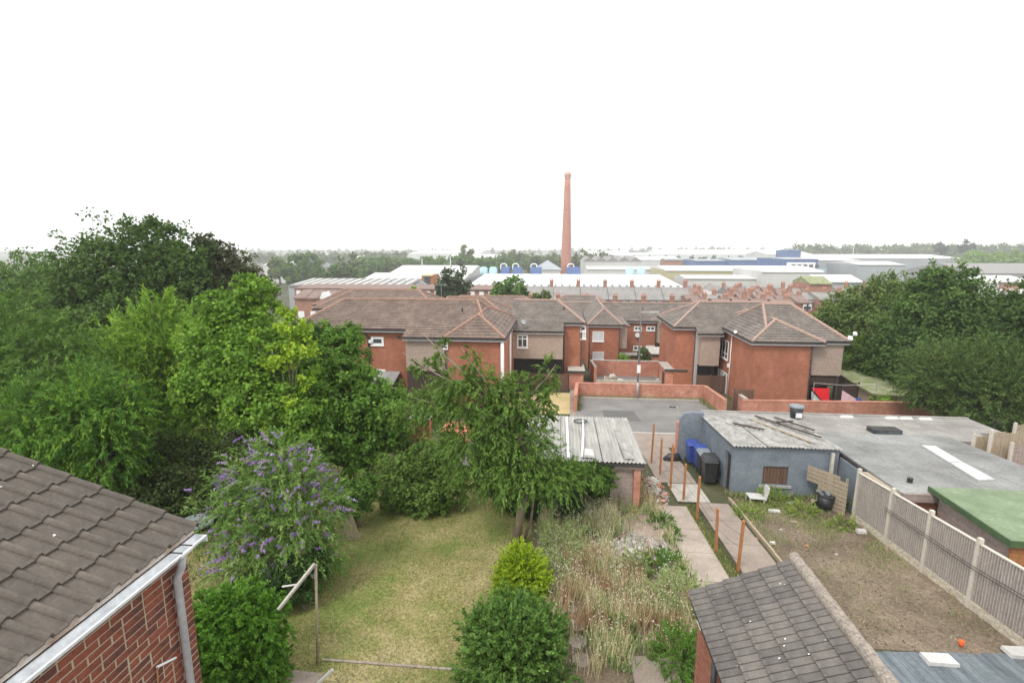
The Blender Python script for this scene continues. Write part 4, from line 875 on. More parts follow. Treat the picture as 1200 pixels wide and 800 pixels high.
gs_r = MB().hexa([(11.95, 13.45, .67), (16.9, 13.45, .67), (16.9, 16.95, .5), (12.3, 16.95, .5)], [(11.95, 13.45, .73), (16.9, 13.45, .73), (16.9, 16.95, .56), (12.3, 16.95, .56)]).build('felt_roof', mt['green_felt'], gs)
WL[gs_r] = WL[gs]; MB().hexa([(11.9, 13.4, .57), (11.948, 13.4, .57), (12.298, 16.96, .42), (12.25, 16.96, .42)], [(11.9, 13.4, .76), (11.948, 13.4, .76), (12.298, 16.96, .585), (12.25, 16.96, .585)]).build('trim', mt['green_trim'], gs_r)
MB().box(11.95, 16.9, 13.4, 13.448, .57, .75).build('trim', mt['green_trim'], gs_r)
# tan panels at far right, beyond the flat roofs
for i, (px, py, hh, ww, lab) in enumerate(((1140, 530, 1.5, 1.5, 'tan timber fence panel nearest the flat roof, far right'), (1160, 527, 1.6, 1.9, 'weathered tan fence panel, second from the flat roof'), (1183, 545, 1.8, 2.6, 'grey mottled fence panel at the right frame edge'), (1188, 515, 1.5, 2.6, 'farthest tan fence panel under the right-hand trees'))):
    x, y, z = AtY(px, py, 22.8-i*.5+(4 if i == 3 else 0)); t = thing('board_fence', lab, 'fence', (x, y, -2)); m = MB(); k = int(ww/.13)
    for j in range(k): m.box(x+j*.13, x+j*.13+.12, y-.02, y+.0+random.uniform(0, .01), -2, z+hh*.5+random.uniform(-.03, .03))
    m.build('boards', mt['old_wood' if i != 2 else 'grey_wood'], t, kind='stuff'); MB().box(x-.1, x-.005, y-.06, y+.04, -2, z+hh*.5+.1).build('post', mt['conc_post'], t)
# ------------------------------------------------------------------ yard things
def wheelie(label, x, y, body, lid, rot=0, s=1.0):
    z = -.09*y+.09; t = thing('wheelie_bin', label, 'wheelie bin', (x, y, z), 'wheelie bins by the blue wall')
    W, D_, H = .27*s, .32*s, .98*s
    b = MB().hexa([(x-W*.8, y-D_*.75, z+.08), (x+W*.8, y-D_*.75, z+.08), (x+W*.8, y+D_*.7, z+.08), (x-W*.8, y+D_*.7, z+.08)], [(x-W, y-D_, z+H), (x+W, y-D_, z+H), (x+W, y+D_, z+H), (x-W, y+D_, z+H)]).build('body', mt[body], t)
    MB().hexa([(x-W-.03, y-D_-.04, z+H+.003), (x+W+.03, y-D_-.04, z+H+.003), (x+W+.03, y+D_+.03, z+H+.003), (x-W-.03, y+D_+.03, z+H+.003)], [(x-W*.85, y-D_*.85, z+H+.08), (x+W*.85, y-D_*.85, z+H+.08), (x+W*.9, y+D_, z+H+.11), (x-W*.9, y+D_, z+H+.11)]).build('lid', mt[lid], t)
    for q in (-1, 1): MB().tube([(x+q*(W-.03), y+D_*.7, z+.1), (x+q*(W+.02), y+D_*.7, z+.1)], .1, 12).build('wheel', mt['black'], t)
    MB().tube([(x-W, y+D_+.06, z+H), (x+W, y+D_+.06, z+H)], .018, 6).build('handle', mt[lid], t)
wheelie('blue-lidded blue wheelie bin, farthest along the blue-grey wall', 6.72, 24.6, 'blue_bin', 'blue_bin')
wheelie('second wheelie bin from the wing wall, blue with a blue lid', 6.9, 23.85, 'blue_bin', 'blue_bin')
wheelie('wheelie bin with a grey lid between the blue and black bins', 6.85, 23.1, 'black', 'grey_bin')
wheelie('black wheelie bin behind the nearest one by the blue wall', 6.95, 22.45, 'black', 'black')
wheelie('nearest black wheelie bin beside the workshop doorway', 6.75, 21.95, 'black', 'black', s=1.05)
x, y, z = G(787, 541); tag(MB().tube([(x-.4, y, z+.1), (x-.1, y, z+.25), (x+.3, y+.1, z+.2), (x+.45, y, z+.05)], [.1, .22, .24, .08], 8).build('refuse_sack', mt['black'], smooth=True), 'black refuse sack slumped at the foot of the wing wall', 'sack')
x, y, z = G(886, 588); t = thing('plastic_chair', 'tipped white plastic garden chair below the boarded window', 'chair', (x, y, z))
MB().hexa([(x-.35, y-.25, z+.25), (x+.25, y-.25, z+.22), (x+.25, y+.25, z+.22), (x-.35, y+.25, z+.25)], [(x-.35, y-.25, z+.29), (x+.25, y-.25, z+.26), (x+.25, y+.25, z+.26), (x-.35, y+.25, z+.29)]).build('seat', mt['foam'], t)
MB().hexa([(x+.25, y-.25, z+.2), (x+.3, y-.25, z+.2), (x+.3, y+.25, z+.2), (x+.25, y+.25, z+.2)], [(x+.38, y-.2, z+.7), (x+.42, y-.2, z+.7), (x+.42, y+.2, z+.7), (x+.38, y+.2, z+.7)]).build('backrest', mt['foam'], t)
for a, b in ((-.32, -.22), (.22, -.22), (-.32, .22), (.22, .22)): MB().tube([(x+a, y+b, z), (x+a, y+b, z+.26)], .025, 6).build('leg', mt['foam'], t)
for i, (px, py, w_, d_, h_, lab) in enumerate(((907, 600, .5, .2, .1, 'white slab lying by the soil below the boarded window'), (1009, 624, .35, .25, .12, 'white lump lying at the foot of the fence, near its second post'), (905, 637, .2, .12, .08, 'small pale stone on the grassy end of the soil yard'), (925, 590, .3, .1, .06, 'pale stick of timber on the grass by the workshop'))):
    x, y, z = G(px, py); tag(MB().hexa([(x-w_/2, y-d_/2, z+.0), (x+w_/2, y-d_/2*.8, z+.0), (x+w_/2, y+d_/2, z+.0), (x-w_/2*.8, y+d_/2, z+.0)], [(x-w_/2*.9, y-d_/2*.8, z+h_), (x+w_/2*.8, y-d_/2*.7, z+h_*.8), (x+w_/2*.9, y+d_/2*.7, z+h_), (x-w_/2*.7, y+d_/2*.9, z+h_*.9)]).build('slab_piece', mt['foam']), lab, 'debris')
# leaning pallets and pots
a_, b_ = Vector((10.2, 20.55, -1.85)), Vector((11.0, 19.1, -1.72)); t = thing('pallet_screen', 'tall weathered timber pallet leaning on edge at the far end of the fence', 'pallet', tuple(a_))
d_ = (b_-a_).normalized(); n_ = Vector((d_.y, -d_.x, 0)).normalized()*.012
for k in range(9):
    h0 = .05+k*.165; ca, cb_ = a_.lerp(b_, .0 if k > 4 else .3)+Vector((0, 0, h0+(.0 if k > 4 else 0))), a_.lerp(b_, 1 if k < 8 else .8)+Vector((0, 0, h0-.05))
    up = Vector((0, 0, .135)); MB().hexa([ca-n_, cb_-n_, cb_+n_, ca+n_], [ca-n_+up, cb_-n_+up, cb_+n_+up, ca+n_+up]).build('board', mt['old_wood'], t)
for q in (.32, .65, .95):
    p_ = a_.lerp(b_, q)+n_*-3; MB().beam(p_, p_+Vector((0, 0, 1.45)), .08, .05).build('batten', mt['old_wood'], t)
x, y, z = G(966, 597); t = thing('plant_tub', 'black plastic tub filled with scrap in front of the pallets', 'tub', (x, y, z))
MB().tube([(x, y, z), (x, y, z+.6)], [.24, .3], 14).build('body', mt['black'], t, smooth=True); MB().tube([(x, y, z+.6), (x, y, z+.63)], .32, 14).build('rim', mt['black'], t)
MB().tube([(x-.1, y, z+.6), (x-.35, y, z+.8)], .06, 6).tube([(x+.1, y, z+.6), (x+.05, y+.1, z+.75)], .08, 6).build('scrap', mt['grey_bin'], t)
x, y, z = G(955, 594); t = thing('flower_pot', 'clay pot lying on its side next to the black tub', 'pot', (x, y, z))
MB().tube([(x, y-.12, z+.17), (x, y+.2, z+.15)], [.17, .1], 14, caps=False).build('body', mt['old_wood'], t, smooth=True); MB().tube([(x, y-.15, z+.17), (x, y-.11, z+.17)], [.19, .19], 14, caps=False).build('rim', mt['old_wood'], t)
MB().tube([(x, y+.0, z+.17), (x, y+.02, z+.17)], .14, 10).build('soil', mt['undercroft'], t)
x0, x1, z = 7.2, 11.2, 0; tag(MB().hexa([(7.1, 20.5, -1.87), (8.4, 20.5, -1.87), (8.4, 20.62, -1.88), (7.1, 20.62, -1.88)], [(7.1, 20.5, -1.75), (8.4, 20.5, -1.75), (8.4, 20.62, -1.76), (7.1, 20.62, -1.76)]).build('timber_baulk', mt['old_wood']), 'timber baulk lying on the ground along the workshop front', 'timber')
# rubble heap: pieces
def heap(name, label, cx, cy, rx, ry, h, n, mats, smin, smax):
    z = -.09*cy; t = thing(name, label, 'rubble', (cx, cy, z)); m = MB(); N = 14; rings = 5
    for i in range(rings+1):
        r = 1-i/rings
        for k in range(N): a = 6.283*k/N; j = random.uniform(.85, 1.15); m.v.append((cx+rx*r*j*math.cos(a), cy+ry*r*j*math.sin(a), z-.1+.02+h*(1-r*r)*random.uniform(.8, 1.05)+.08))
    for i in range(rings):
        for k in range(N): m.f.append((i*N+k, i*N+(k+1) % N, (i+1)*N+(k+1) % N, (i+1)*N+k))
    m.build('base_soil', mt[mats[0]], t); s = MB()
    for q in range(n):
        a = random.uniform(0, 6.283); r = random.uniform(0, 1)**.6*1.1; x, y = cx+rx*r*math.cos(a), cy+ry*r*math.sin(a); zz = -.09*y+h*max(0, 1-r*r)+.02; sz = random.uniform(smin, smax)
        d = Vector(unit(1)[0])*sz; p = Vector((x, y, zz)); mm = MB().beam(p-d, p+d, sz*random.uniform(.6, 1.3), sz*random.uniform(.4, .9))
        if sz > (smin+smax)*.62 and q < 160: mm.build('rubble_piece', mt[mats[1+q % (len(mats)-1)]], t)
        else: s.v_ = None; b = len(s.v); s.v += mm.v; s.f += [tuple(i+b for i in f) for f in mm.f]
    s.build('rubble_crumbs', mt[mats[-1]], t, kind='stuff'); return t
heap('rubble_heap', 'heap of broken brick and stone beside the garage corner', 4.05, 20.4, .55, 1.3, .6, 170, ['soil', 'rubble', 'brick_w', 'concrete'], .04, .14)
heap('bonfire_remains', 'burnt patch of grey ash and charred scraps in the weedy bed', 2.85, 15.2, 1.05, 1.25, .14, 220, ['ash', 'ash', 'rubble', 'black', 'foam'], .025, .08)
# stepping stones
for i, (px, py, r, lab) in enumerate(((676, 733, .21, 'farthest round stepping stone in the weedy path'), (677, 752, .22, 'middle round sandy stepping stone in the weedy path'), (681, 774, .21, 'nearest round grey stepping stone in the weedy path'), (670, 714, .14, 'small half-buried stepping stone behind the other three'))):
    x, y, z = G(px, py); tag(MB().disc(x, y, z+.0, z+.035, r, 18, .05).build('stepping_stone', mt['concrete' if i == 0 else 'path' if i == 1 else 'path2']), lab, 'stepping stone', 'stepping stones')
# lawn edging strip: little stones in a line
ed = thing('lawn_edging', 'thin pale edging strip crossing the lawn near the bottom of the garden', 'edging', (-3.5, 9.7, -.87))
for k in range(26):
    x = -5.2+k*.168; MB().hexa([(x, 9.66, -.9), (x+.16, 9.66, -.9), (x+.16, 9.72, -.9), (x, 9.72, -.9)], [(x, 9.66+random.uniform(-.01, .01), -.835), (x+.158, 9.66, -.835), (x+.158, 9.72, -.84), (x, 9.72, -.84)]).build('edging_stone', mt['path'], ed)
# washing line posts
x, y, z = G(372, 778); t = thing('clothes_post', 'rusty upright clothes post carrying a pale slanting timber pole', 'clothes post', (x, y, z))
top = Vector(AtY(370, 661, y)); MB().tube([(x, y, z-.1), tuple(top)], .03, 8).build('upright', mt['old_wood'], t, smooth=True)
lo = Vector(AtY(326, 714, y-.7)); MB().beam(tuple(lo), tuple(top+Vector((0, -.03, .04))), .06, .05).build('slanting_pole', mt['concrete'], t)
mid = lo.lerp(top, .55); MB().tube([tuple(mid), AtY(331, 687, y-.2)], .02, 6).build('brace', mt['foam'], t)
x, y, z = G(372, 806); tag(MB().beam((x, y, z+.1), AtY(390, 784, y+.1), .06, .05).build('timber_pole', mt['foam']), 'short pale timber pole leaning at the bottom edge of the lawn', 'pole')
x, y, z = G(358, 800); tag(MB().hexa([(x-.55, y-.2, z+.01), (x+.3, y-.25, z+.01), (x+.35, y+.25, z+.01), (x-.4, y+.3, z+.01)], [(x-.45, y-.15, z+.09), (x+.25, y-.2, z+.07), (x+.3, y+.2, z+.08), (x-.35, y+.22, z+.1)]).build('stone_slab', mt['path2']), 'grey stone slab half under the hedge at the bottom edge', 'slab')
# decayed fence on the left of the lawn
of = thing('old_fence', 'decayed pale timber fence remnants between the lawn and left-hand bushes', 'fence', (-7.2, 16, -1.4))
x, y, z = G(412, 634); MB().hexa([(x-.45, y-.05, z), (x+.25, y+.1, z), (x+.25, y+.15, z), (x-.45, y, z)], [(x-.12, y-.03, z+.95), (x+.02, y+.05, z+.95), (x+.02, y+.1, z+.95), (x-.12, y+.02, z+.95)]).build('broken_panel', mt['old_wood'], of)
a = Vector(G(440, 571)); b = Vector(G(462, 545)); 
for k in range(6):
    p = a.lerp(b, k/6); q = a.lerp(b, (k+.9)/6); hh = .95+.12*k; MB().hexa([p, q, q+Vector((0, .04, 0)), p+Vector((0, .04, 0))], [p+Vector((0, 0, hh)), q+Vector((0, 0, hh+.1)), q+Vector((0, .04, hh+.1)), p+Vector((0, .04, hh))]).build('board', mt['old_wood'], of)
for px, py, hh, dx in ((439, 566, 1.5, 0), (433, 560, 1.5, -.35), (455, 545, 1.6, .5)):
    x, y, z = G(px, py); MB().beam((x, y, z), (x+dx, y, z+hh), .07, .06).build('post', mt['old_wood'], of)
# round covered tub at left
x, y, z = G(229, 610, .78); t = thing('round_table', 'dark green round-topped table partly hidden behind the tiled roof corner', 'table', (x, y, -.09*y))
MB().tube([(x, y, z-.12), (x, y, z-.04), (x, y, z)], [.52, .54, .5], 22).build('top', mt['grey_bin'], t); MB().tube([(x, y, -.09*y), (x, y, z-.12)], [.06, .05], 8).build('pedestal', mt['black'], t)
MB().disc(x, y, -.09*y, -.09*y+.05, .25, 14).build('foot', mt['black'], t)
# washing by the right-hand house
ln = thing('washing_line', 'washing line slung beside the right-hand house', 'washing line', (20, 38.2, -3.4))
for x in (18.7, 23.0): MB().tube([(x, 38.1, -3.5), (x, 38.1, -1.3)], .03, 6).build('post', mt['metal'], ln)
MB().tube([(18.7, 38.1, -1.35), (20.8, 38.1, -1.5), (23, 38.1, -1.35)], .01, 4).build('line', mt['white'], ln)
def cloth(name, label, pts, mat, y=38.1):
    m = MB(); P = [AtY(px, py, y) for px, py in pts]; n = 8
    for i in range(n+1):
        s = i/n
        for j in range(4):
            t = j/3; a = Vector(P[0]).lerp(Vector(P[1]), s); b = Vector(P[3]).lerp(Vector(P[2]), s); p = a.lerp(b, t); m.v.append((p.x, p.y+.06*math.sin(i*1.9)*(t), p.z))
    for i in range(n):
        for j in range(3): m.f.append((i*4+j, i*4+j+1, i*4+j+5, i*4+j+4))
    tag(m.build(name, mt[mat], smooth=True), label, 'laundry', 'washing on the line')
cloth('hung_cloth', 'bright red cloth hanging beside the right-hand house', [(951, 454), (972, 455), (972, 470), (962, 468)], 'cloth_red')
cloth('hung_cloth', 'white cloth hanging just below the red one', [(951, 458), (962, 469), (965, 478), (951, 478)], 'cloth_white', 38.3)
cloth('hung_cloth', 'pale pink sheet hanging right of the dark post', [(987, 457), (1003, 467), (1006, 474), (985, 474)], 'cloth_pink')
cloth('hung_cloth', 'small blue cloth at the end of the washing line', [(1002, 466), (1009, 467), (1009, 473), (1003, 473)], 'cloth_blue')
ms = thing('low_shed', 'low shed with moss and creeper on its roof under the right-hand trees', 'shed', (24, 39, -3.5))
MB().hexa([(22.6, 37.6, -3.6), (26.2, 37.6, -3.6), (26.5, 43, -3.9), (22.6, 43, -3.9)], [(22.6, 37.6, -2.0), (26.2, 37.6, -2.1), (26.5, 43, -1.7), (22.6, 43, -1.6)]).build('wall', mt['old_wood'], ms)
MB().hexa([(22.4, 37.4, -1.99), (26.4, 37.4, -2.09), (26.7, 43.2, -1.69), (22.4, 43.2, -1.59)], [(22.4, 37.4, -1.87), (26.4, 37.4, -1.97), (26.7, 43.2, -1.57), (22.4, 43.2, -1.47)]).build('roof', mt['moss'], ms)
fence_run('timber_fence', 'dark timber fence between the right-hand house and the mossy low shed', 20.9, 22.6, 39.5, 1.9, 'darkwood', 1)
fence_run('timber_fence', 'short brown timber gate panel by the left end of the large orange-brick house', 12.6, 13.9, 36.6, 1.7, 'boards_brown', 1)
fence_run('timber_fence', 'brown timber fence in front of the dark open ground floor, beside the right-hand store', 11.9, 14.2, 43.8, 1.6, 'boards_brown', 2)
# rubbish in the second court
wr = ['white crumpled sheet heap in the left corner of the walled second court', 'spread orange-brown cardboard in the walled second court', 'pale flattened carton right of the cardboard in the second court', 'small pale litter strip along the low wall', 'little turquoise bucket on the right of the second court']
for i, (px, py, w_, h_, mat) in enumerate(((714, 440, 1.0, .9, 'foam'), (712, 446, 1.6, .3, 'old_wood'), (722, 447, 1.1, .25, 'foam'), (741, 447, 1.1, .15, 'concrete'), (771, 444, .4, .35, 'skyblue'))):
    x, y, z = AtY(px, py+2, 48.6+(.5 if i == 0 else 0)); z = -.09*y+.03; m = MB()
    for k in range(9 if i < 3 else 2):
        p = Vector((x+random.uniform(-.5, .5)*w_, y+random.uniform(-.3, .3), z+random.uniform(.1, 1)*h_*.6)); d = Vector(unit(1)[0])*w_*.22; m.beam(p-d, p+d, w_*.25, h_*.25)
    if i == 4: m = MB().tube([(x, y, z), (x, y, z+.35)], [.15, .2], 10)
    tag(m.build('rubbish', mt[mat]), wr[i], 'rubbish')

# ------------------------------------------------------------------ the town in the valley
def zpx(py, y): return AtY(600, py, y)[2]
def shed(name, label, px0, px1, d, dep, pe, pr, roof, wallm, cat='warehouse', group=None, bays=0, stripes=None, wins=0, winm='glass', winr=(.35, .6), gable='x', gn=0):
    x0 = AtY(px0, pe, d)[0]; x1 = AtY(px1, pe, d)[0]; ze = zpx(pe, d); zr = max(zpx(pr, d+dep*.5), ze+.3); zg = gz(0, d)-.5
    t = thing(name, label, cat, ((x0+x1)/2, d, zg), group)
    MB().box(x0, x1, d, d+dep, zg, ze).build('wall', mt[wallm], t); m = MB(); n = max(1, bays); e = .4
    if gable == 'x':
        for i in range(n):
            a = x0+(x1-x0)*i/n; b = x0+(x1-x0)*(i+1)/n-.15*(n > 1)
            m.quad((a, d-e, ze), (b, d-e, ze), (b, d+dep/2, zr), (a, d+dep/2, zr)); m.quad((b, d+dep+e, ze), (a, d+dep+e, ze), (a, d+dep/2, zr), (b, d+dep/2, zr))
            m.quad((a, d-e, ze-.25), (b, d-e, ze-.25), (b, d-e, ze), (a, d-e, ze))
            m.quad((a, d, ze), (a, d+dep/2, zr), (a, d+dep, ze)); m.quad((b, d, ze), (b, d+dep, ze), (b, d+dep/2, zr))
    else:
        k = max(1, gn)
        for i in range(k):
            a = x0+(x1-x0)*i/k; b = x0+(x1-x0)*(i+1)/k; c = (a+b)/2
            m.quad((a, d-e, ze), (c, d-e, zr), (c, d+dep, zr), (a, d+dep, ze)); m.quad((c, d-e, zr), (b, d-e, ze), (b, d+dep, ze), (c, d+dep, zr)); m.quad((a, d-e+.1, ze), (b, d-e+.1, ze), (c, d-e+.1, zr))
    m.build('roof', mt[roof], t)
    if stripes:
        sm, ns = stripes; s = MB()
        for i in range(ns):
            a = x0+(x1-x0)*(i+.35)/ns; b = a+(x1-x0)/ns*.3; dz = (zr-ze)*.1; yy = d+dep*.05
            s.quad((a, yy, ze+dz+.12), (b, yy, ze+dz+.12), (b, d+dep*.45, ze+(zr-ze)*.9+.12), (a, d+dep*.45, ze+(zr-ze)*.9+.12))
        s.build('rooflights', mt[sm], t)
    for i in range(wins):
        a = x0+(x1-x0)*(i+.25)/wins; b = a+(x1-x0)/wins*.5; h = ze-zg
        MB().box(a, b, d-.15, d-.02, zg+h*winr[0], zg+h*winr[1]).build('window', mt[winm], t)
    return t, x0, x1, ze, zr
F_ct, fx0, fx1, fze, fzr = shed('factory', 'huge white-roofed factory shed stretching behind the terraces, centre', 548, 802, 150, 72, 335, 321, 'whiteroof', 'brick_far', 'factory', bays=18)
m = MB(); z_ = fze
for i in range(30): a = fx0+1+i*2.05; m.box(a, a+.5, 150-.6, 152, z_+.05, z_+.5)
m.build('roof_vents', mt['greysheet'], F_ct, kind='stuff')
shed('warehouse', 'white ridge-roofed warehouse left of the dark round tree', 447, 548, 205, 60, 326, 311, 'lightroof', 'greysheet', bays=6)
shed('warehouse', 'second lower white roof in front of the left white warehouse', 426, 545, 178, 24, 327.5, 320, 'lightroof', 'greysheet', bays=4)
shed('factory', 'grey striped low factory roof at the left behind brown houses', 338, 478, 138, 30, 336, 327, 'slate', 'greysheet', 'factory', stripes=('whiteroof', 14))
shed('warehouse', 'small dark grey sheds between the striped roof and round tree', 452, 500, 146, 14, 335, 327.5, 'greysheet', 'greysheet', gable='y', gn=3)
shed('brick_tower', 'tan brick tower block beside the dark round tree', 494, 507, 148, 8, 323, 321.5, 'tan', 'rust', 'building', wins=1, winr=(.7, .95))
shed('factory', 'long brick factory wall with small white windows behind the left roofs', 345, 612, 121, 14, 339, 335.5, 'redroof', 'brick_far', 'factory', bays=1, wins=26, winm='white', winr=(.8, .93))
shed('terrace_house', 'long red-brown terrace roof below the brick factory, left', 345, 462, 101, 8, 351, 341, 'redroof', 'brick_far', 'house', bays=8, wins=8, winm='white')
for i, (px, lab) in enumerate(((378, 'leftmost'), (400, 'second'), (428, 'third'), (444, 'rightmost'))):
    x, y, z = AtY(px, 350, 99+i); t = thing('dormer', 'small pale dormer, '+lab+' of those on the red-brown terrace', 'dormer', (x, y, z)); MB().hexa([(x-.6, y, z), (x+.6, y, z), (x+.6, y+3, z+.3), (x-.6, y+3, z+.3)], [(x-.05, y, z+1.3), (x+.05, y, z+1.3), (x+.05, y+3, z+1.3), (x-.05, y+3, z+1.3)]).build('gable', mt['white'], t)
rnd = random.Random(3)
# terrace houses with rear chimneys, centre
def chimney_stack(parent, x, y, z0, z1, w=.8):
    m = MB().box(x-w/2, x+w/2, y-w*.35, y+w*.35, z0, z1); o = m.build('chimney', mt['brick_far'], parent); WL[o] = WL[parent]
    MB().box(x-w*.58, x+w*.58, y-w*.42, y+w*.42, z1+.002, z1+.18).build('cap', mt['terra'], o)
    p = MB(); [p.tube([(x+q*w*.25, y, z1+.18), (x+q*w*.25, y, z1+.6)], .12, 6) for q in (-1, 1)]; p.build('chimney_pots', mt['pantile'], o)
def terrace(label, px0, px1, d, pe, pr, roof, group, win=True, dep=9, cat='house', off=True):
    off = off and not group.startswith('crowded') or rnd.random() < .25
    t, x0, x1, ze, zr = shed('terrace_house', label, px0, px1, d, dep, pe, pr, roof, 'brick_far', cat, group)
    chimney_stack(t, x1-.4, d+dep*.5, zr-.8, zr+(1.1 if off else rnd.uniform(.3, .8)))
    if off:
        MB().box(x0+.3, x0+(x1-x0)*.45, d-3.2, d-.01, WL[t].z, ze-.9).build('rear_wing', mt['brick_far'], t); chimney_stack(t, x0+1, d-2.8, ze-1.2, ze+.9, .9)
    if win:
        for k in (0, 1):
            a = x0+(x1-x0)*(.52+.24*k); w_ = MB().box(a, a+.95, d-.2, d-.02, ze-1.5, ze-.35).build('window', mt['white'], t); WL[w_] = WL[t]; MB().box(a+.12, a+.83, d-.24, d-.201, ze-1.4, ze-.75).build('pane', mt['glass'], w_)
    return t
for i in range(6): terrace(['leftmost', 'second from left', 'third from left', 'fourth from left', 'second from right', 'rightmost'][i]+' grey-roofed terraced house before the white factory', 616+i*32.5, 648+i*32.5, 110, 349.5, 335, 'slate', 'terraced houses before the white factory')
rnd = random.Random(3)
k = 0
for row, (d, pe, pr_0) in enumerate(((92, 357, 347), (104, 352, 343), (118, 348, 339), (135, 343, 335))):
    px = 806 if row else 815
    while px < (945 if row < 2 else 1010):
        wpx_ = rnd.uniform(15, 22)*100/d*1.1
        if not (row == 0 and px > 935): terrace('small terraced house with chimney among the crowded rooftops right of centre', px, px+wpx_, d+rnd.uniform(-2, 2), pe+rnd.uniform(-1, 1), pr_0+rnd.uniform(-1, 1), rnd.choice(['slate', 'redroof', 'redroof']), 'crowded terraced houses right of centre', dep=8)
        px += wpx_+rnd.uniform(0, 5); k += 1
shed('house', 'white-gabled house end standing out among the crowded rooftops', 838, 853, 112, 9, 341, 333, 'slate', 'white', 'house', gable='y', gn=1)
shed('warehouse', 'long white roof over a tan strip wall, right of centre', 780, 967, 225, 40, 316, 310.5, 'whiteroof', 'tan', bays=6)
shed('warehouse', 'white low building with pale walls in front of the tan-walled warehouse', 802, 900, 190, 16, 325, 321, 'lightroof', 'lightroof', wins=9, winr=(.5, .7), winm='greysheet')
shed('warehouse', 'white-roofed warehouse in front of the navy-trimmed unit', 893, 966, 185, 30, 317, 311, 'whiteroof', 'lightroof', bays=3)
shed('house', 'brick house with pale green roof at the edge of the right trees', 948, 975, 135, 9, 330, 322, 'moss', 'brick_far', 'house')
shed('warehouse', 'low pale roofs seen left of the green-roofed house', 960, 1012, 160, 14, 328, 320, 'lightroof', 'greysheet')
t, x0, x1, ze, zr = shed('office_unit', 'white unit with navy surround and dark square windows, right of centre', 919, 959, 300, 40, 303, 301, 'greysheet', 'bluesheet', 'industrial unit')
zg = WL[t].z; MB().box(x0+1.5, x1-1.5, 299.3, 299.98, zg, ze-1.8).build('white_front', mt['white'], t)
for i in range(5): a = x0+4+i*3.1; MB().box(a, a+1.9, 299, 299.29, ze-4.4, ze-2.9).build('window', mt['glass'], t)
shed('warehouse', 'blue box building rising behind the navy-trimmed unit', 922, 939, 420, 20, 293.5, 292.5, 'bluesheet', 'bluesheet')
shed('warehouse', 'pale grey unit with dark door right of the navy-trimmed unit', 958, 1008, 310, 40, 304, 301.5, 'lightroof', 'greysheet', wins=3, winr=(.1, .7), winm='skyblue')
shed('warehouse', 'layered pale warehouse behind the right-hand trees, nearer', 1005, 1062, 280, 30, 309, 305, 'lightroof', 'greysheet', bays=2)
shed('warehouse', 'long pale warehouse roof above the right-hand trees', 940, 1132, 470, 90, 302, 297.5, 'whiteroof', 'greysheet', bays=4)
shed('warehouse', 'white warehouse strip just beyond the blue box building', 900, 955, 520, 60, 298, 294, 'lightroof', 'lightroof', bays=2)
shed('warehouse', 'bright blue warehouse, left of the two blue ones', 815, 851, 380, 40, 305, 303, 'greysheet', 'bluesheet')
shed('warehouse', 'bright blue warehouse, right of the two blue ones', 857, 903, 370, 40, 304, 301, 'greysheet', 'bluesheet')
shed('factory', 'stepped pale grey works right of the tall chimney', 684, 752, 340, 60, 306, 300, 'slate', 'lightroof', 'factory', gable='y', gn=5)
shed('factory', 'white works wall below the stepped grey works, right of chimney', 688, 770, 260, 30, 315, 311.5, 'lightroof', 'lightroof', 'factory', bays=3, wins=8, winm='greysheet')
shed('factory', 'long white roof with reddish end wall, centre right', 720, 800, 400, 60, 304, 300, 'whiteroof', 'lightroof', 'factory', bays=2)
shed('house', 'distant reddish brick block between white roofs and the blue warehouses', 779, 800, 330, 14, 304, 302, 'greysheet', 'brick_far', 'building', wins=4, winm='white')
shed('warehouse', 'distant white roof among trees, left of the two poplars', 523, 583, 560, 90, 302, 298, 'whiteroof', 'lightroof')
shed('warehouse', 'pale far warehouse on the horizon left of centre', 478, 562, 1150, 200, 297.5, 293, 'lightroof', 'lightroof')
shed('warehouse', 'far white warehouse just right of the chimney on the horizon', 684, 742, 900, 150, 299, 294, 'whiteroof', 'lightroof', bays=2)
shed('warehouse', 'very long white warehouse on the horizon right of centre', 773, 955, 1150, 220, 298, 292.5, 'whiteroof', 'lightroof', bays=3)
shed('warehouse', 'white horizon warehouse between the chimney and the long one', 742, 775, 1000, 150, 298.5, 296, 'lightroof', 'lightroof')
shed('warehouse', 'white shed roof seen past the right-hand trees, nearer edge', 1126, 1172, 190, 24, 328, 320, 'whiteroof', 'lightroof', bays=2)
shed('warehouse', 'pale sheds at the right edge beyond the trees', 1160, 1215, 215, 24, 327, 320, 'lightroof', 'brick_far', bays=2, wins=5, winm='white')
shed('terrace_house', 'grey terrace roofs at the right edge beyond the trees', 1120, 1200, 120, 9, 348, 338, 'slate', 'brick_far', 'house', bays=5)
shed('spoil_bank', 'grey-brown bank of ground at the right edge beyond the sheds', 1142, 1260, 330, 60, 318, 307, 'slate', 'slate', 'bank')
shed('warehouse', 'white roofs on the far left among trees', 308, 334, 300, 30, 311, 307, 'whiteroof', 'lightroof')
shed('warehouse', 'dark long building on the far left horizon', 356, 386, 700, 60, 299, 296.5, 'greysheet', 'greysheet')
shed('warehouse', 'pale distant roofs left, beyond the hedge line', 395, 440, 620, 60, 302, 299, 'lightroof', 'lightroof')
for i, (a, b) in enumerate(((1164, 1172), (1174, 1184), (1186, 1198))): shed('house', ['left', 'middle', 'right'][i]+' small red-roofed house on the far right hillside', a, b, 700, 14, 295.5, 291.5, 'redroof', 'brick_far', 'house', 'red-roofed houses on the far right')
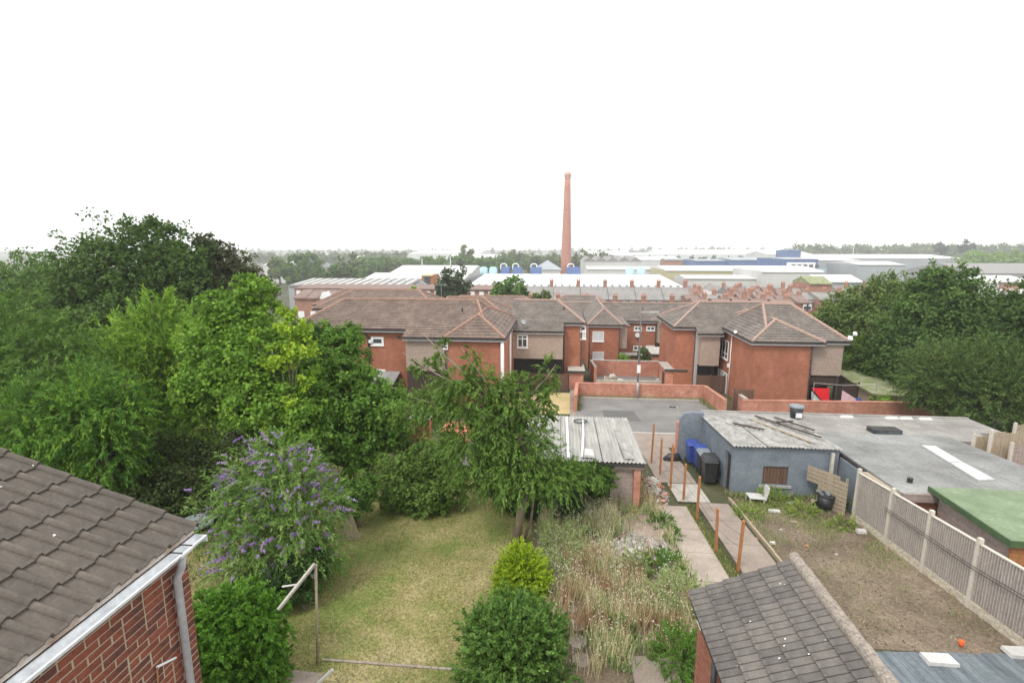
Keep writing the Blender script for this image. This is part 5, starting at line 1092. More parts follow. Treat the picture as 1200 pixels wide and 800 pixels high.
# pyramid-roofed hall
x0 = AtY(624, 316, 235)[0]; x1 = AtY(658, 316, 235)[0]; ze = zpx(316, 235); zr = zpx(304.5, 242); t = thing('hall', 'grey pyramid-roofed hall just left of the tall chimney', 'hall', ((x0+x1)/2, 240, gz(0, 235)))
MB().box(x0+.5, x1-.5, 235.5, 249, gz(0, 235)-.5, ze).build('wall', mt['lightroof'], t); c = ((x0+x1)/2, 242, zr); q = [(x0, 235, ze), (x1, 235, ze), (x1, 249.5, ze), (x0, 249.5, ze)]
m = MB(); [m.quad(q[i], q[(i+1) % 4], c) for i in range(4)]; m.build('roof', mt['greysheet'], t)
# plant on the factory roof
wds = ['leftmost', 'second from left', 'third from left', 'just right of the chimney foot']
for i, (px, w_) in enumerate(((592, 10), (606, 10), (628, 13), (672, 16))):
    xa = AtY(px-w_/2, 322, 192)[0]; xb = AtY(px+w_/2, 322, 192)[0]; z0 = fzr-.6; z1 = zpx(313, 192); t = thing('roof_plant', 'blue plant unit on the white factory roof, '+wds[i], 'plant unit', ((xa+xb)/2, 192, z0), 'roof plant units')
    MB().box(xa, xb, 192, 196, z0, z1).build('casing', mt['bluesheet'], t)
    for s in (.3,): c = xa+(xb-xa)*s; MB().tube([(c-1.1, 193, z1-1), (c-1.1, 193, z1+.7), (c-.6, 193, z1+1.2), (c+.6, 193, z1+1.2), (c+1.1, 193, z1+.7), (c+1.1, 193, z1-1)], .2, 6).build('duct', mt['white'], t)
for px, lab in ((567, 'pale blue cone-topped silo left of the blue plant units'), (578, 'pale blue silo next to the blue plant units'), (738, 'pale blue silo on the white roof, left of the pair at right'), (751, 'pale blue silo on the white roof, right of the pair at right')):
    x, y, z = AtY(px, 322, 188); t = thing('silo', lab, 'silo', (x, y, fzr-1)); zt = zpx(315, 188)
    MB().tube([(x, y, fzr-1), (x, y, zt)], 1.5, 12).build('drum', mt['skyblue'], t, smooth=True); MB().tube([(x, y, zt), (x, y, zt+.7)], [1.5, .9], 12).build('cone', mt['skyblue'], t)
# tall chimney
cx, _, _ = AtY(663.5, 300, 330); t = thing('factory_chimney', 'tall tapering red brick factory chimney rising above the valley', 'chimney', (cx, 330, -13))
H = [(-13, 3.45), (0, 3.2), (13, 2.85), (26, 2.5), (39, 2.15), (46, 1.98), (50, 1.9)]
MB().tube([(cx, 330, z) for z, r in H], [r for z, r in H], 24).build('shaft', mt['chimney'], t, smooth=True)
MB().tube([(cx, 330, 50.02), (cx, 330, 51.6)], 1.92, 24).build('upper_band', mt['chimney_top'], t, smooth=True); MB().tube([(cx, 330, 51.62), (cx, 330, 52.4), (cx, 330, 54)], [2.15, 2.15, 2.0], 24).build('crown_band', mt['chimney_top'], t, smooth=True)
for z in (12, 30): MB().tube([(cx, 330, z), (cx, 330, z+.3)], 2.93 if z == 12 else 2.42, 24).build('iron_band', mt['chimney_top'], t)
for px, d, pt, lab in ((495, 205, 303, 'thin lighting mast over the left white warehouse'), (528, 205, 301, 'second thin mast over the left white warehouse'), (997, 300, 288, 'thin white mast among the right-hand warehouses')):
    x, y, z = AtY(px, 320, d); tag(MB().tube([(x, y, gz(0, d)), (x, y, zpx(pt, d))], .14, 6).build('mast', mt['white']), lab, 'mast')
# ------------------------------------------------------------------ vegetation
DK = [(.038, .075, .02), (.062, .118, .032), (.095, .165, .05)]
MID = [(.045, .1, .02), (.08, .16, .035), (.12, .22, .055)]
LIME = [(.09, .18, .025), (.16, .28, .04), (.24, .36, .06)]
OLV = [(.06, .1, .03), (.1, .15, .05), (.15, .2, .075)]
L_ = lobe
def base_of(px, y): x = AtY(px, 500, y)[0]; return (x, y, gz(x, y)-.1)
tree('sycamore_tree', 'tallest dark green broad-crowned tree at the left skyline', 'tree', base_of(160, 33), [L_(150, 318, 62, 33), L_(185, 290, 38, 33), L_(110, 330, 48, 32.5), L_(100, 390, 60, 32), L_(175, 385, 70, 32), L_(215, 330, 42, 33), L_(140, 440, 75, 31.5), L_(230, 420, 55, 32)],
     .24, .75, DK, .35, cap=62000, cover=2.6)
tree('purple_leaved_tree', 'dark tree with purplish crown just right of the tallest left tree', 'tree', base_of(262, 36), [L_(252, 318, 36, 36), L_(278, 345, 38, 36), L_(235, 300, 20, 36), L_(262, 390, 52, 36), L_(245, 290, 14, 36)], .25, .75, [(.045, .06, .03), (.07, .06, .045), (.06, .1, .05), (.11, .1, .08)], .3, cap=30000, cover=2.4)
tree('ash_tree', 'light green rounded tree at the far left edge of the skyline', 'tree', base_of(40, 42), [L_(35, 335, 42, 42), L_(70, 345, 36, 42), L_(5, 345, 40, 43), L_(50, 390, 60, 41), L_(-20, 370, 50, 42)], .28, .6, [(.05, .11, .025), (.085, .16, .04), (.12, .2, .06)], .3, cap=30000, cover=2.4)
tree('evergreen_tree', 'drooping fern-like dark evergreen at the left edge above the roof', 'tree', base_of(30, 17.5), [L_(20, 400, 48, 18), L_(62, 420, 42, 17.5), L_(20, 460, 60, 17), L_(85, 465, 40, 16.5), L_(-20, 430, 60, 18), L_(70, 490, 55, 16)], .17, .3, [(.055, .115, .03), (.085, .165, .045), (.13, .22, .06)], .22, cap=52000, cover=2.6, spray=1.1, droop=.5, clump=.2)
tree('thuja_tree', 'bright feathery green conifer with lime tips low at left', 'tree', base_of(120, 15.5), [L_(110, 485, 44, 15.5), L_(70, 500, 40, 15), L_(145, 480, 26, 15.8), L_(130, 530, 38, 15.5), L_(30, 500, 44, 14.5), L_(150, 450, 16, 16)], .13, .3, [(.045, .12, .03), (.09, .2, .035), (.2, .33, .05)], .15, cap=45000, cover=2.4, spray=1.3, droop=.3, clump=.2)
tree('golden_cypress', 'golden-green conical cypress in front of the dark left trees', 'tree', base_of(185, 22), [L_(186, 368, 15, 22, 24), L_(185, 392, 30, 22), L_(165, 415, 36, 22), L_(215, 412, 30, 22), L_(185, 450, 52, 22), L_(190, 500, 55, 21.5)], .19, .34, [(.08, .18, .035), (.16, .29, .05), (.3, .43, .09)], .2, cap=52000, cover=2.8, spray=1.3, droop=-.25, clump=.19)
tree('maple_tree', 'light green leafy maple with ragged top, left of centre', 'tree', base_of(290, 19.5), [L_(270, 365, 30, 19.5), L_(300, 345, 22, 19.5), L_(255, 400, 40, 19.5), L_(300, 410, 46, 19), L_(262, 450, 48, 19), L_(310, 465, 50, 18.5), L_(350, 480, 42, 18.5), L_(285, 330, 12, 19.5), L_(232, 470, 28, 19)],
     .14, .8, [(.08, .16, .025), (.13, .25, .04), (.21, .35, .07)], .22, cap=60000, cover=2.5, clump=.19)
tree('yellow_leaved_tree', 'yellow-leaved branch spray glowing on the front of the light green maple', 'tree', base_of(345, 17.8), [L_(345, 382, 17, 17.9), L_(335, 366, 11, 17.9), L_(326, 418, 17, 17.9), L_(352, 402, 19, 17.9), L_(322, 498, 16, 17.5), L_(362, 445, 11, 17.8), L_(340, 468, 13, 17.7), L_(300, 395, 11, 18.2)], .13, .8, [(.12, .23, .03), (.25, .38, .04), (.38, .5, .07)], .07, cap=11000, cover=1.2, clump=.3)
tree('elder_tree', 'full mid-green tree hiding the lower left of the long brick house', 'tree', base_of(405, 20), [L_(385, 420, 36, 20.5), L_(410, 395, 20, 20.5, 14), L_(400, 455, 44, 20), L_(440, 475, 36, 20), L_(385, 500, 46, 19.5), L_(455, 500, 26, 20), L_(420, 520, 34, 19.5), L_(365, 395, 20, 20.5)], .15, .65, [(.065, .135, .025), (.1, .2, .04), (.155, .28, .065)], .2, cap=60000, cover=2.5)
# dark understorey on the left
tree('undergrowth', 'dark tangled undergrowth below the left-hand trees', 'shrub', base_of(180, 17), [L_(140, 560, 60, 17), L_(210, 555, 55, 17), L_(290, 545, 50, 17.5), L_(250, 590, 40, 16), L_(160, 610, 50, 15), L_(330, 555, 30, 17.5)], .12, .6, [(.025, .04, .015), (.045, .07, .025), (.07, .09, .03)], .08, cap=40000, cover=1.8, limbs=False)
# buddleia with flower spikes
bl = [L_(300, 560, 34, 13.2), L_(345, 570, 36, 13), L_(285, 600, 40, 12.8), L_(345, 615, 44, 12.6), L_(300, 650, 40, 12), L_(360, 650, 32, 12.4), L_(330, 535, 26, 13.4), L_(280, 640, 20, 12.2), L_(380, 590, 24, 13)]
bd = tree('buddleia_bush', 'grey-green buddleia bush covered with lilac flower spikes, left of the lawn', 'bush', base_of(325, 12.8), bl, .11, .28, [(.07, .15, .04), (.13, .23, .075), (.25, .35, .15)], .06, cap=42000, cover=1.9, spray=1.4, droop=.3, clump=.22)
def spikes(parent, lobes, n, ln, cols, extra=()):
    P, D, N, l_, w_, C = [], [], [], [], [], []
    spots = []
    for k in range(n):
        l = lobes[rng.integers(0, len(lobes))]; u = unit(1)[0]; u[2] = abs(u[2])*.9-.15; u[1] -= .35; u /= np.linalg.norm(u)
        spots.append((np.array(l[:3])+u*np.array(l[3:6])*rng.uniform(1.0, 1.25), u))
    for e in extra: spots.append((np.array(e[:3]), np.array(e[3:])))
    for p, u in spots:
        d = u*.9+unit(1)[0]*.4+np.array([0, 0, .1]); d /= np.linalg.norm(d); L = ln*rng.uniform(.7, 1.3); c0 = np.array(cols[rng.integers(0, len(cols))])
        m = 46; t = rng.uniform(0, 1, m); r = .035*(1-t*.8)
        P.append(p+d*(t*L)[:, None]+unit(m)*r[:, None]-np.array([0, 0, 1])*(t*t*L*.25)[:, None]); D.append(unit(m)+d*.3); N.append(unit(m)); l_.append(np.full(m, .04)); w_.append(np.full(m, .03)); C.append(c0*rng.uniform(.75, 1.25, (m, 1)))
    leaf_mesh('flower_spikes', np.concatenate(P), np.concatenate(D), np.concatenate(N), np.concatenate(l_), np.concatenate(w_), np.concatenate(C), mt['dry'], parent, kind='stuff')
LIL = [(.4, .24, .56), (.48, .32, .62), (.34, .2, .5), (.4, .3, .4), (.52, .4, .62)]
ex_ = []
for px, py in ((225, 575), (285, 512), (300, 515), (320, 520), (262, 605), (270, 560), (280, 555), (260, 660), (285, 668), (300, 690), (255, 655)):
    a = AtY(px, py, 12.6); ex_.append((*a, -.8, -.2, .15))
spikes(bd, bl, 270, .3, LIL, ex_)
tree('laurel_bush', 'rounded mid-green shrub at the left end of the lawn', 'bush', base_of(415, 16.2), [L_(412, 585, 24, 16.2), L_(428, 570, 18, 16.5), L_(400, 575, 16, 16.3)], .1, .6, MID, .06, cap=14000, cover=2.6, limbs=False)
tree('hazel_shrub', 'loose olive-green shrub at the back of the lawn, left of the cherry', 'bush', base_of(500, 18), [L_(480, 560, 32, 18), L_(520, 565, 30, 18), L_(465, 580, 22, 17.6), L_(500, 540, 26, 18.3), L_(500, 585, 26, 17.6), L_(455, 545, 14, 18.2)], .12, .6, [(.07, .13, .035), (.12, .2, .055), (.18, .27, .09)], .06, cap=36000, cover=2.2)
tree('leaning_shrub', 'small dry-tipped shrub between the brick pier and the lawn shrubs', 'bush', base_of(500, 21), [L_(490, 530, 16, 21), L_(525, 525, 20, 21), L_(470, 520, 12, 21)], .12, .5, OLV, .05, cap=9000, cover=1.8)
# cherry tree: leaning trunk, tiers of drooping sprays
x, y, z = G(603, 640); cb = (x, y, z-.1); f1 = AtY(612, 590, y+.1); f2 = AtY(625, 545, y+.3); f3 = AtY(600, 500, y+.6)
Y0 = y+.4
chl = [L_(516, 412, 6, Y0+.5, 12), L_(497, 430, 13, Y0+.6, 4), L_(552, 425, 5, Y0+.3, 20), L_(535, 444, 22, Y0+.4, 6), L_(570, 448, 22, Y0+.2, 8), L_(600, 470, 24, Y0, 9), L_(505, 472, 28, Y0+.8, 6), L_(545, 470, 26, Y0+.4, 8), L_(585, 495, 30, Y0, 12), L_(555, 512, 30, Y0, 10),
       L_(616, 515, 26, Y0-.3, 11), L_(655, 556, 27, Y0-.4, 7), L_(605, 540, 36, Y0-.2, 14), L_(638, 560, 26, Y0-.5, 9), L_(580, 555, 24, Y0, 12), L_(641, 442, 6, Y0, 22), L_(640, 465, 8, Y0, 16), L_(612, 452, 8, Y0, 14), L_(692, 553, 13, Y0-.5, 5), L_(545, 540, 20, Y0-.2, 9), L_(632, 484, 11, Y0, 5), L_(668, 547, 14, Y0-.2, 4), L_(478, 488, 14, Y0+1, 4), L_(588, 462, 10, Y0, 16)]
ct = thing('cherry_tree', 'straggly cherry tree with leaning pale trunk and drooping leaves in mid garden', 'tree', cb)
leaf_mesh('crown', *foliage(chl, .12, .33, [(.06, .12, .025), (.1, .18, .045), (.17, .27, .08)], cover=2.7, cap=60000, spray=1.3, droop=.4, clump=.3), mt['leaf'], ct)
MB().tube([cb, f1, f2, f3], [.16, .13, .1, .07], 10).tube([(cb[0]+.25, cb[1]+.3, cb[2]), AtY(622, 610, y+.3), AtY(628, 560, y+.4)], [.05, .045, .03], 7).build('trunk', mt['cherry_bark'], ct, smooth=True)
m = MB()
for l in chl[:17]:
    e = Vector(l[:3]); f = Vector(f3 if e.z > f3[2]-.6 else f2); mid = f.lerp(e, .5)+Vector((0, 0, .2)); m.tube([f, mid, e, e+(e-mid)*.5+Vector((0, 0, .1))], [.055, .04, .02, .008], 6)
m.build('branches', mt['cherry_bark'], ct, smooth=True)
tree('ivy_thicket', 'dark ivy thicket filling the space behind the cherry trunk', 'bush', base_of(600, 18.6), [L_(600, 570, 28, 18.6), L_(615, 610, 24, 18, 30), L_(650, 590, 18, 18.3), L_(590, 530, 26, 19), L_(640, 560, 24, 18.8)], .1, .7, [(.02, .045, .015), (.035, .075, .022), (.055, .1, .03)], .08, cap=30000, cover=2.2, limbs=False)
tree('slim_conifer', 'small dark green conifer standing right of the cherry trunk', 'conifer', base_of(668, 17.2), [L_(668, 590, 13, 17.2, 30), L_(664, 610, 14, 17, 20), L_(672, 570, 10, 17.2, 14)], .08, .4, [(.02, .05, .025), (.035, .075, .035)], .06, cap=14000, cover=2.8, limbs=False)
tree('ivy_hedge', 'dense ivy mass clothing the garage front left of the loose door', 'hedge', base_of(690, 18.3), [L_(690, 556, 22, 18.25, 16), L_(708, 558, 14, 18.2, 16), L_(668, 552, 16, 18.3, 12), L_(702, 568, 16, 18.1, 12)], .09, .75, [(.03, .07, .015), (.06, .12, .025), (.09, .16, .035)], .05, cap=16000, cover=2.6, limbs=False)
tree('golden_shrub', 'bright yellow-green globe shrub beside the lawn edge', 'bush', base_of(612, 12.3), [L_(612, 674, 28, 12.4, 30), L_(600, 684, 22, 12.2), L_(626, 684, 20, 12.2), L_(610, 662, 22, 12.5)], .05, .45, [(.15, .25, .02), (.27, .38, .03), (.4, .5, .06)], .05, cap=60000, cover=3.2, clump=.16, spray=.6, droop=-.2, limbs=False)
tree('box_bush', 'large round dark green bush at the bottom centre of the garden', 'bush', base_of(605, 9.5), [L_(603, 756, 56, 9.6, 52), L_(572, 742, 32, 9.6), L_(632, 744, 32, 9.5), L_(602, 730, 34, 9.8, 30), L_(604, 790, 58, 9.4)], .065, .55, [(.06, .12, .035), (.1, .19, .055), (.17, .3, .1)], .08, cap=110000, cover=3.0, clump=.15, spray=.6, droop=-.1, limbs=False)
tree('privet_hedge', 'bright green domed hedge bush at lower left beside the brick wall', 'hedge', base_of(285, 8.9), [L_(270, 720, 44, 9.1, 34), L_(302, 728, 36, 9, 36), L_(248, 735, 36, 9, 36), L_(280, 765, 56, 8.9, 50), L_(245, 790, 46, 8.7), L_(305, 790, 34, 8.8, 50)], .065, .55, [(.05, .13, .02), (.09, .21, .03), (.16, .32, .055)], .08, cap=110000, cover=3.0, clump=.15, spray=.6, droop=.1, limbs=False)
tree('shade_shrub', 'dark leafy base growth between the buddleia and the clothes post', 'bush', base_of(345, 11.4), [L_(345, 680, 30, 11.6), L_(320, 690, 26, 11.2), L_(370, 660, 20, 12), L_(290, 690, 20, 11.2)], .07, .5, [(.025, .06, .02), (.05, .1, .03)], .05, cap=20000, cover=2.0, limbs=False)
# right-hand trees
tree('sycamore_tree', 'large full green tree in the middle of the right-hand group', 'tree', base_of(1095, 42), [L_(1100, 345, 28, 42), L_(1078, 352, 22, 42), L_(1126, 372, 38, 41), L_(1075, 390, 38, 41), L_(1100, 425, 52, 40), L_(1128, 325, 14, 42), L_(1092, 325, 14, 42), L_(1150, 352, 9, 42, 6), L_(1060, 362, 12, 42)], .26, .7, [(.04, .085, .025), (.07, .13, .04), (.12, .2, .065)], .35, cap=38000, cover=1.9, clump=.2)
tree('hawthorn_tree', 'paler tree at the left end of the right-hand group', 'tree', base_of(1000, 52), [L_(985, 368, 22, 52), L_(1010, 358, 24, 52), L_(1040, 342, 20, 52), L_(1000, 398, 34, 51), L_(1036, 382, 30, 50), L_(962, 375, 14, 53)], .3, .6, [(.07, .115, .035), (.11, .17, .05), (.16, .22, .08)], .25, cap=24000, cover=1.8, clump=.2)
tree('beech_tree', 'dark tree at the right frame edge above the garages', 'tree', base_of(1190, 34), [L_(1192, 372, 22, 35), L_(1215, 362, 28, 35), L_(1188, 405, 26, 34), L_(1230, 400, 44, 34), L_(1182, 352, 10, 35)], .22, .6, [(.035, .075, .025), (.06, .11, .035), (.09, .15, .05)], .25, cap=20000, cover=2.0)
tree('red_tipped_shrub', 'small brownish tree between the big green tree and the right edge', 'tree', base_of(1165, 45), [L_(1162, 385, 14, 45), L_(1168, 400, 16, 45), L_(1155, 405, 14, 44)], .25, .6, [(.1, .07, .04), (.14, .12, .06), (.1, .13, .05)], .15, cap=5000, cover=1.6)
tree('ash_tree', 'grey-green ash with upright sprays overhanging the right garages', 'tree', base_of(1130, 33), [L_(1108, 440, 32, 33), L_(1145, 432, 28, 33), L_(1180, 445, 30, 32), L_(1132, 462, 30, 32), L_(1172, 472, 36, 31), L_(1088, 448, 24, 33), L_(1205, 460, 36, 31)], .19, .35, [(.05, .09, .03), (.085, .14, .05), (.13, .19, .075)], .2, cap=52000, cover=2.3, spray=1.1, droop=-.1, clump=.2)
tree('elder_tree', 'light shaded shrubs between the right-hand house and the tree group', 'tree', base_of(1015, 44), [L_(1005, 420, 24, 44), L_(1015, 445, 24, 43), L_(1045, 440, 26, 42), L_(1000, 450, 14, 43)], .22, .6, [(.05, .1, .02), (.09, .16, .035)], .12, cap=14000, cover=2.0)
tree('creeper', 'bright green creeper spilling over the mossy low shed roof', 'creeper', base_of(1035, 39), [L_(1030, 458, 14, 39.5, 5), L_(1048, 463, 14, 39, 6), L_(1035, 468, 12, 37.5, 5)], .14, .7, LIME, .05, cap=5000, cover=2, limbs=False)
tree('dark_shrub', 'dark pointed shrub beside the sheds beyond the second court', 'shrub', base_of(753, 57), [L_(753, 415, 6, 57, 8), L_(757, 422, 7, 57, 6)], .25, .5, DK, .08, cap=1500, cover=2.2, limbs=False)
tree('shrub', 'pale green shrub growing against the long low brick store', 'shrub', base_of(730, 54), [L_(730, 420, 8, 54, 5)], .22, .5, LIME, .05, cap=800, cover=1.6, limbs=False)
tree('shrub', 'ragged weeds at the foot of the dark timber fence by the dry grass', 'shrub', base_of(625, 42.6), [L_(622, 455, 12, 42.6, 5), L_(640, 455, 10, 42.8, 4)], .16, .4, OLV, .04, cap=2500, cover=1.6, limbs=False)
# trees in the valley that stand alone
def far_tree(name, label, px, py, r, d, cols, ry=None, cap=6000, group=None):
    tree(name, label, 'tree', (*AtY(px, 300, d)[:2], gz(0, d)), [L_(px, py, r, d, ry or r), L_(px-r*.4, py+r*.3, r*.7, d), L_(px+r*.45, py+r*.35, r*.65, d)], d*.0062, .8, cols, r*d/600*.1, cap=cap, cover=2.0, group=group, limbs=False)
DKB = [(.03, .05, .035), (.05, .075, .045), (.07, .1, .06)]
FARG = [(.09, .12, .07), (.13, .17, .09), (.17, .21, .11)]
far_tree('yew_tree', 'very dark round tree before the white warehouses, centre left', 530, 335, 18, 96, DKB, 19, 9000)
far_tree('lime_tree', 'bright green round tree at the left end of the white factory', 598, 341, 20, 96, MID, 16, 8000)
far_tree('shrub_tree', 'small green tree behind the ridge right of the bright round tree', 636, 347, 9, 98, OLV, 7, 2500)
far_tree('apple_tree', 'olive-green tree peeping over the long roof ridge, left', 479, 345, 14, 92, LIME, 8, 4000)
for i, (px, py, r, d) in enumerate(((404, 318, 14, 230), (388, 321, 11, 225), (372, 321, 10, 228), (346, 316, 16, 250), (326, 312, 12, 270), (362, 310, 13, 300), (418, 312, 12, 300), (436, 314, 12, 290), (458, 313, 10, 300))):
    far_tree('hedgerow_tree', ['low round tree nearest the white warehouses, in the front row', 'tree left of the front round one, slightly smaller', 'lone small tree in the gap of the left green belt', 'tall leafy tree second from the left edge of the valley belt', 'leftmost tree of the valley belt, beside the ragged maple', 'tree behind the second from the left', 'middle tree in the rear row of the valley belt', 'rear tree just left of the striped roof end', 'rightmost small tree of the valley belt'][i], px, py, r, d, MID if i % 2 else OLV, cap=3500, group='hedgerow trees in the left valley')
for px, py in ((542.5, 298), (551, 300)): far_tree('poplar_tree', ('left' if px < 545 else 'right')+' one of two pointed poplars standing together in the mid distance', px, py, 4.5, 380, OLV, 9, 1500, 'pair of poplars')
for px in (1102, 1132): far_tree('poplar_tree', ('left' if px < 1110 else 'right')+' one of two upright trees breaking the far right skyline', px, 290, 5, 560, DKB, 7, 1200, 'upright skyline trees at right')
def wood(name, label, px0, px1, pt, pb, d, cols, n, cap=9000, dep=None):
    lobes = []
    for k in range(n):
        px = px0+(px1-px0)*(k+rng.uniform(.1, .9))/n; r = (pb-pt)*rng.uniform(.5, .75); lobes.append(L_(px, pt+r*rng.uniform(.9, 1.3), r*rng.uniform(1, 1.8), d*rng.uniform(.94, 1.06), r))
    o = leaf_mesh(name, *foliage(lobes, d*.0042, .8, cols, cover=1.7, cap=cap*2), mt['leaf'], None, kind='stuff'); tag(o, label, 'woodland')
wood('woodland', 'belt of trees behind the left white warehouse', 425, 600, 301, 313, 330, MID, 22)
wood('woodland', 'belt of trees either side of the tall chimney foot', 585, 712, 297, 311, 420, OLV, 18)
wood('woodland', 'far tree belt on the left horizon', 290, 480, 296, 306, 620, FARG, 30)
wood('woodland', 'hazy far treeline right across the left and centre horizon', 290, 760, 292.5, 297, 1500, FARG, 50, 12000)
wood('woodland', 'treeline on the right-hand horizon', 930, 1230, 288, 300, 700, FARG, 46, 14000)
wood('woodland', 'hazy far treeline across the right horizon', 740, 1000, 291, 296, 1500, FARG, 30, 8000)
wood('woodland', 'green meadow hedges at the far right beyond the trees', 1128, 1230, 297, 310, 430, LIME, 16, 6000)
wood('woodland', 'scattered bushes among the white warehouses, right of centre', 735, 880, 300, 304, 600, DKB, 9, 2500)
# ------------------------------------------------------------------ grasses and weeds
def blades(name, label, cat, xy, hmin, hmax, wd, cols, lean=.35, kind='stuff', seed=0, tilt=0, parent=None, mat='dry'):
    n = len(xy); x, y = xy[:, 0], xy[:, 1]; P = np.stack([x, y, -.09*y], 1); h = rng.uniform(hmin, hmax, n)
    D = np.stack([rng.normal(0, lean, n), rng.normal(0, lean, n), np.ones(n)], 1); N = unit(n); N[:, 2] *= .2
    cols = np.array(cols); c = cols[rng.integers(0, len(cols), n)]*rng.uniform(.75, 1.25, (n, 1))
    o = leaf_mesh(name, P, D, N, h, np.full(n, wd), c, mt[mat], parent, kind=kind); return tag(o, label, cat) if label else o
def scatter(n, x0, x1, y0, y1, f=None):
    p = np.stack([rng.uniform(x0, x1, n), rng.uniform(y0, y1, n)], 1)
    if f is not None:
        k = np.array([f(a, b) for a, b in p]); p = p[rng.uniform(0, 1, len(p)) < k]
    return p
from mathutils import noise as mn
def nz(x, y, s, o=0): return mn.noise(Vector((x*s+o, y*s, o)))*.5+.5
GC = [(.15, .25, .045), (.25, .3, .08), (.48, .39, .2), (.42, .36, .16), (.25, .29, .07)]
blades('lawn_grass', 'short dry patchy grass covering the lawn', 'grass', scatter(60000, -8.2, -.7, 9, 21, lambda a, b: nz(a, b, .9)**1.5*2), .03, .08, .014, GC, .6)
blades('dead_grass', 'bleached straw patches in the middle and near end of the lawn', 'grass', scatter(50000, -8, -1, 8.8, 20, lambda a, b: max(0, nz(a, b, .6, 55)*3.4-1.75)*(1.3 if b < 15 else .6)), .03, .07, .016, [(.44, .36, .2), (.5, .4, .25), (.38, .3, .16)], .8)
blades('lawn_grass', 'greener grass growing thickly along the right and far parts of the lawn', 'grass', scatter(30000, -8, -.6, 9, 21, lambda a, b: max(0, nz(a, b, .6, 9)*2-.9)+(.35 if a > -2 else 0)), .04, .1, .014, [(.14, .23, .04), (.2, .3, .06), (.26, .32, .07)], .6)
blades('wild_grass', 'rough grass below the left-hand trees', 'grass', scatter(22000, -16, -8.2, 9, 22), .06, .25, .02, [(.1, .14, .04), (.18, .18, .07), (.25, .2, .1)], .5)
def bed(a, b):
    if a > 1.7 and b < 10.55: return .01
    if nz(a, b, 1.3, 77) < .43: return .04
    if b > 20.8 or a > 3.95+(0 if b > 12 else -.5): return 0
    if (a-2.85)**2/1.2+(b-15.2)**2/2.2 < 1 or (a-3.1)**2/.8+(b-17.2)**2/1.6 < 1: return .02
    if a < .9 and b < 12.5 and abs(a-.75) < .5: return .12
    return .25+.9*nz(a, b, .8, 3)
bedp = scatter(42000, -.5, 3.95, 9.6, 20.6, bed)
blades('dry_weeds', 'tall straw-coloured dead grasses filling the overgrown bed', 'weeds', bedp[:26000], .25, .8, .014, [(.68, .58, .34), (.56, .5, .27), (.74, .66, .45), (.46, .36, .21), (.42, .5, .24)], .16)
blades('green_weeds', 'mixed green weeds low among the dead grasses', 'weeds', scatter(32000, -.5, 4.0, 9.6, 21, lambda a, b: bed(a, b)*(nz(a, b, .7, 20) > .47)), .15, .6, .035, [(.12, .23, .06), (.2, .33, .1), (.34, .43, .22)], .4, mat='leaf')
blades('brown_dock', 'reddish-brown dried dock stalks in the middle of the bed', 'weeds', scatter(9000, .2, 3.6, 11, 15.2, lambda a, b: max(0, nz(a, b, 1.1, 31)*2.2-.9)), .3, .8, .018, [(.36, .2, .12), (.42, .26, .17)], .14)
# seed heads and small pale flowers held at the tops of the stalks
n = 40000; hp = scatter(n, -.5, 4.05, 9.6, 20.8, lambda a, b: bed(a, b)*(.4+.9*nz(a, b, .9, 12))); n = len(hp)
P = np.stack([hp[:, 0], hp[:, 1], -.09*hp[:, 1]+rng.uniform(.25, .95, n)], 1); c = np.array([(.62, .6, .42), (.58, .52, .34), (.7, .7, .6), (.5, .4, .27), (.46, .54, .34)])[rng.integers(0, 5, n)]
tag(leaf_mesh('seed_heads', P, unit(n), unit(n), rng.uniform(.02, .05, n), rng.uniform(.015, .035, n), c*rng.uniform(.8, 1.2, (n, 1)), mt['dry'], None, kind='stuff'), 'pale seed heads and small cream flowers over the overgrown bed', 'weeds')
WP = [((658, 622, 26, 14.8), 'silvery-leaved weed clump left of the path bed, near the cherry trunk'), ((725, 595, 30, 18.6), 'tall olive weeds before the loose garage door'), ((690, 605, 26, 18), 'pale green thistle clump right of the slim conifer'), ((775, 610, 13, 17.6), 'fresh green dock plant beside the garden path, farther'), ((788, 622, 10, 16.6), 'small fresh green plant beside the garden path, nearer'), ((778, 655, 20, 14.2), 'dark leafy weeds right of the burnt patch'),
      ((800, 690, 34, 12.4), 'silver-green weed mass left of the tiled extension roof'), ((727, 735, 16, 11.3), 'dark green round weed clump in the dead grass'), ((795, 755, 30, 10.4), 'thick green weeds beside the brick side of the right extension'), ((745, 655, 16, 14), 'grey-green weeds just below the burnt patch'), ((650, 660, 16, 13.4), 'feathery weeds right of the golden shrub')]
for i, ((px, py, r, d), lab) in enumerate(WP):
    c = [(.07, .16, .03), (.12, .24, .05)] if i in (3, 4, 7, 8, 5) else [(.14, .2, .09), (.26, .33, .2), (.42, .46, .33)]
    x, y, z = AtY(px, py, d); t = thing('weed_clump', lab, 'weed', (x, d, -.09*d)); k = d/600*r; hh = max(.25, z+.09*d)
    leaf_mesh('leaves', *foliage([(x, d, -.09*d+hh*.55, k, k*1.1, hh*.6)], .06, .45, c, cover=2.0, cap=7000, spray=1.0, droop=-.2, clump=.2), mt['leaf'], t)
blades('yard_grass', 'thin dry grass on the far half of the bare soil yard', 'grass', scatter(60000, 7.1, 11, 12, 20.7, lambda a, b: max(0, nz(a, b, .8, 40)*2.2-.85)*(.06+.94*((b-12)/8.7)**2)), .05, .2, .015, [(.16, .26, .06), (.24, .33, .09), (.42, .38, .18)], .5)
blades('verge_grass', 'green grass strip growing between the two concrete paths', 'grass', scatter(5000, 5.14, 5.5, 10.6, 19.5), .04, .14, .016, [(.1, .15, .04), (.16, .2, .06), (.24, .22, .1)], .45)
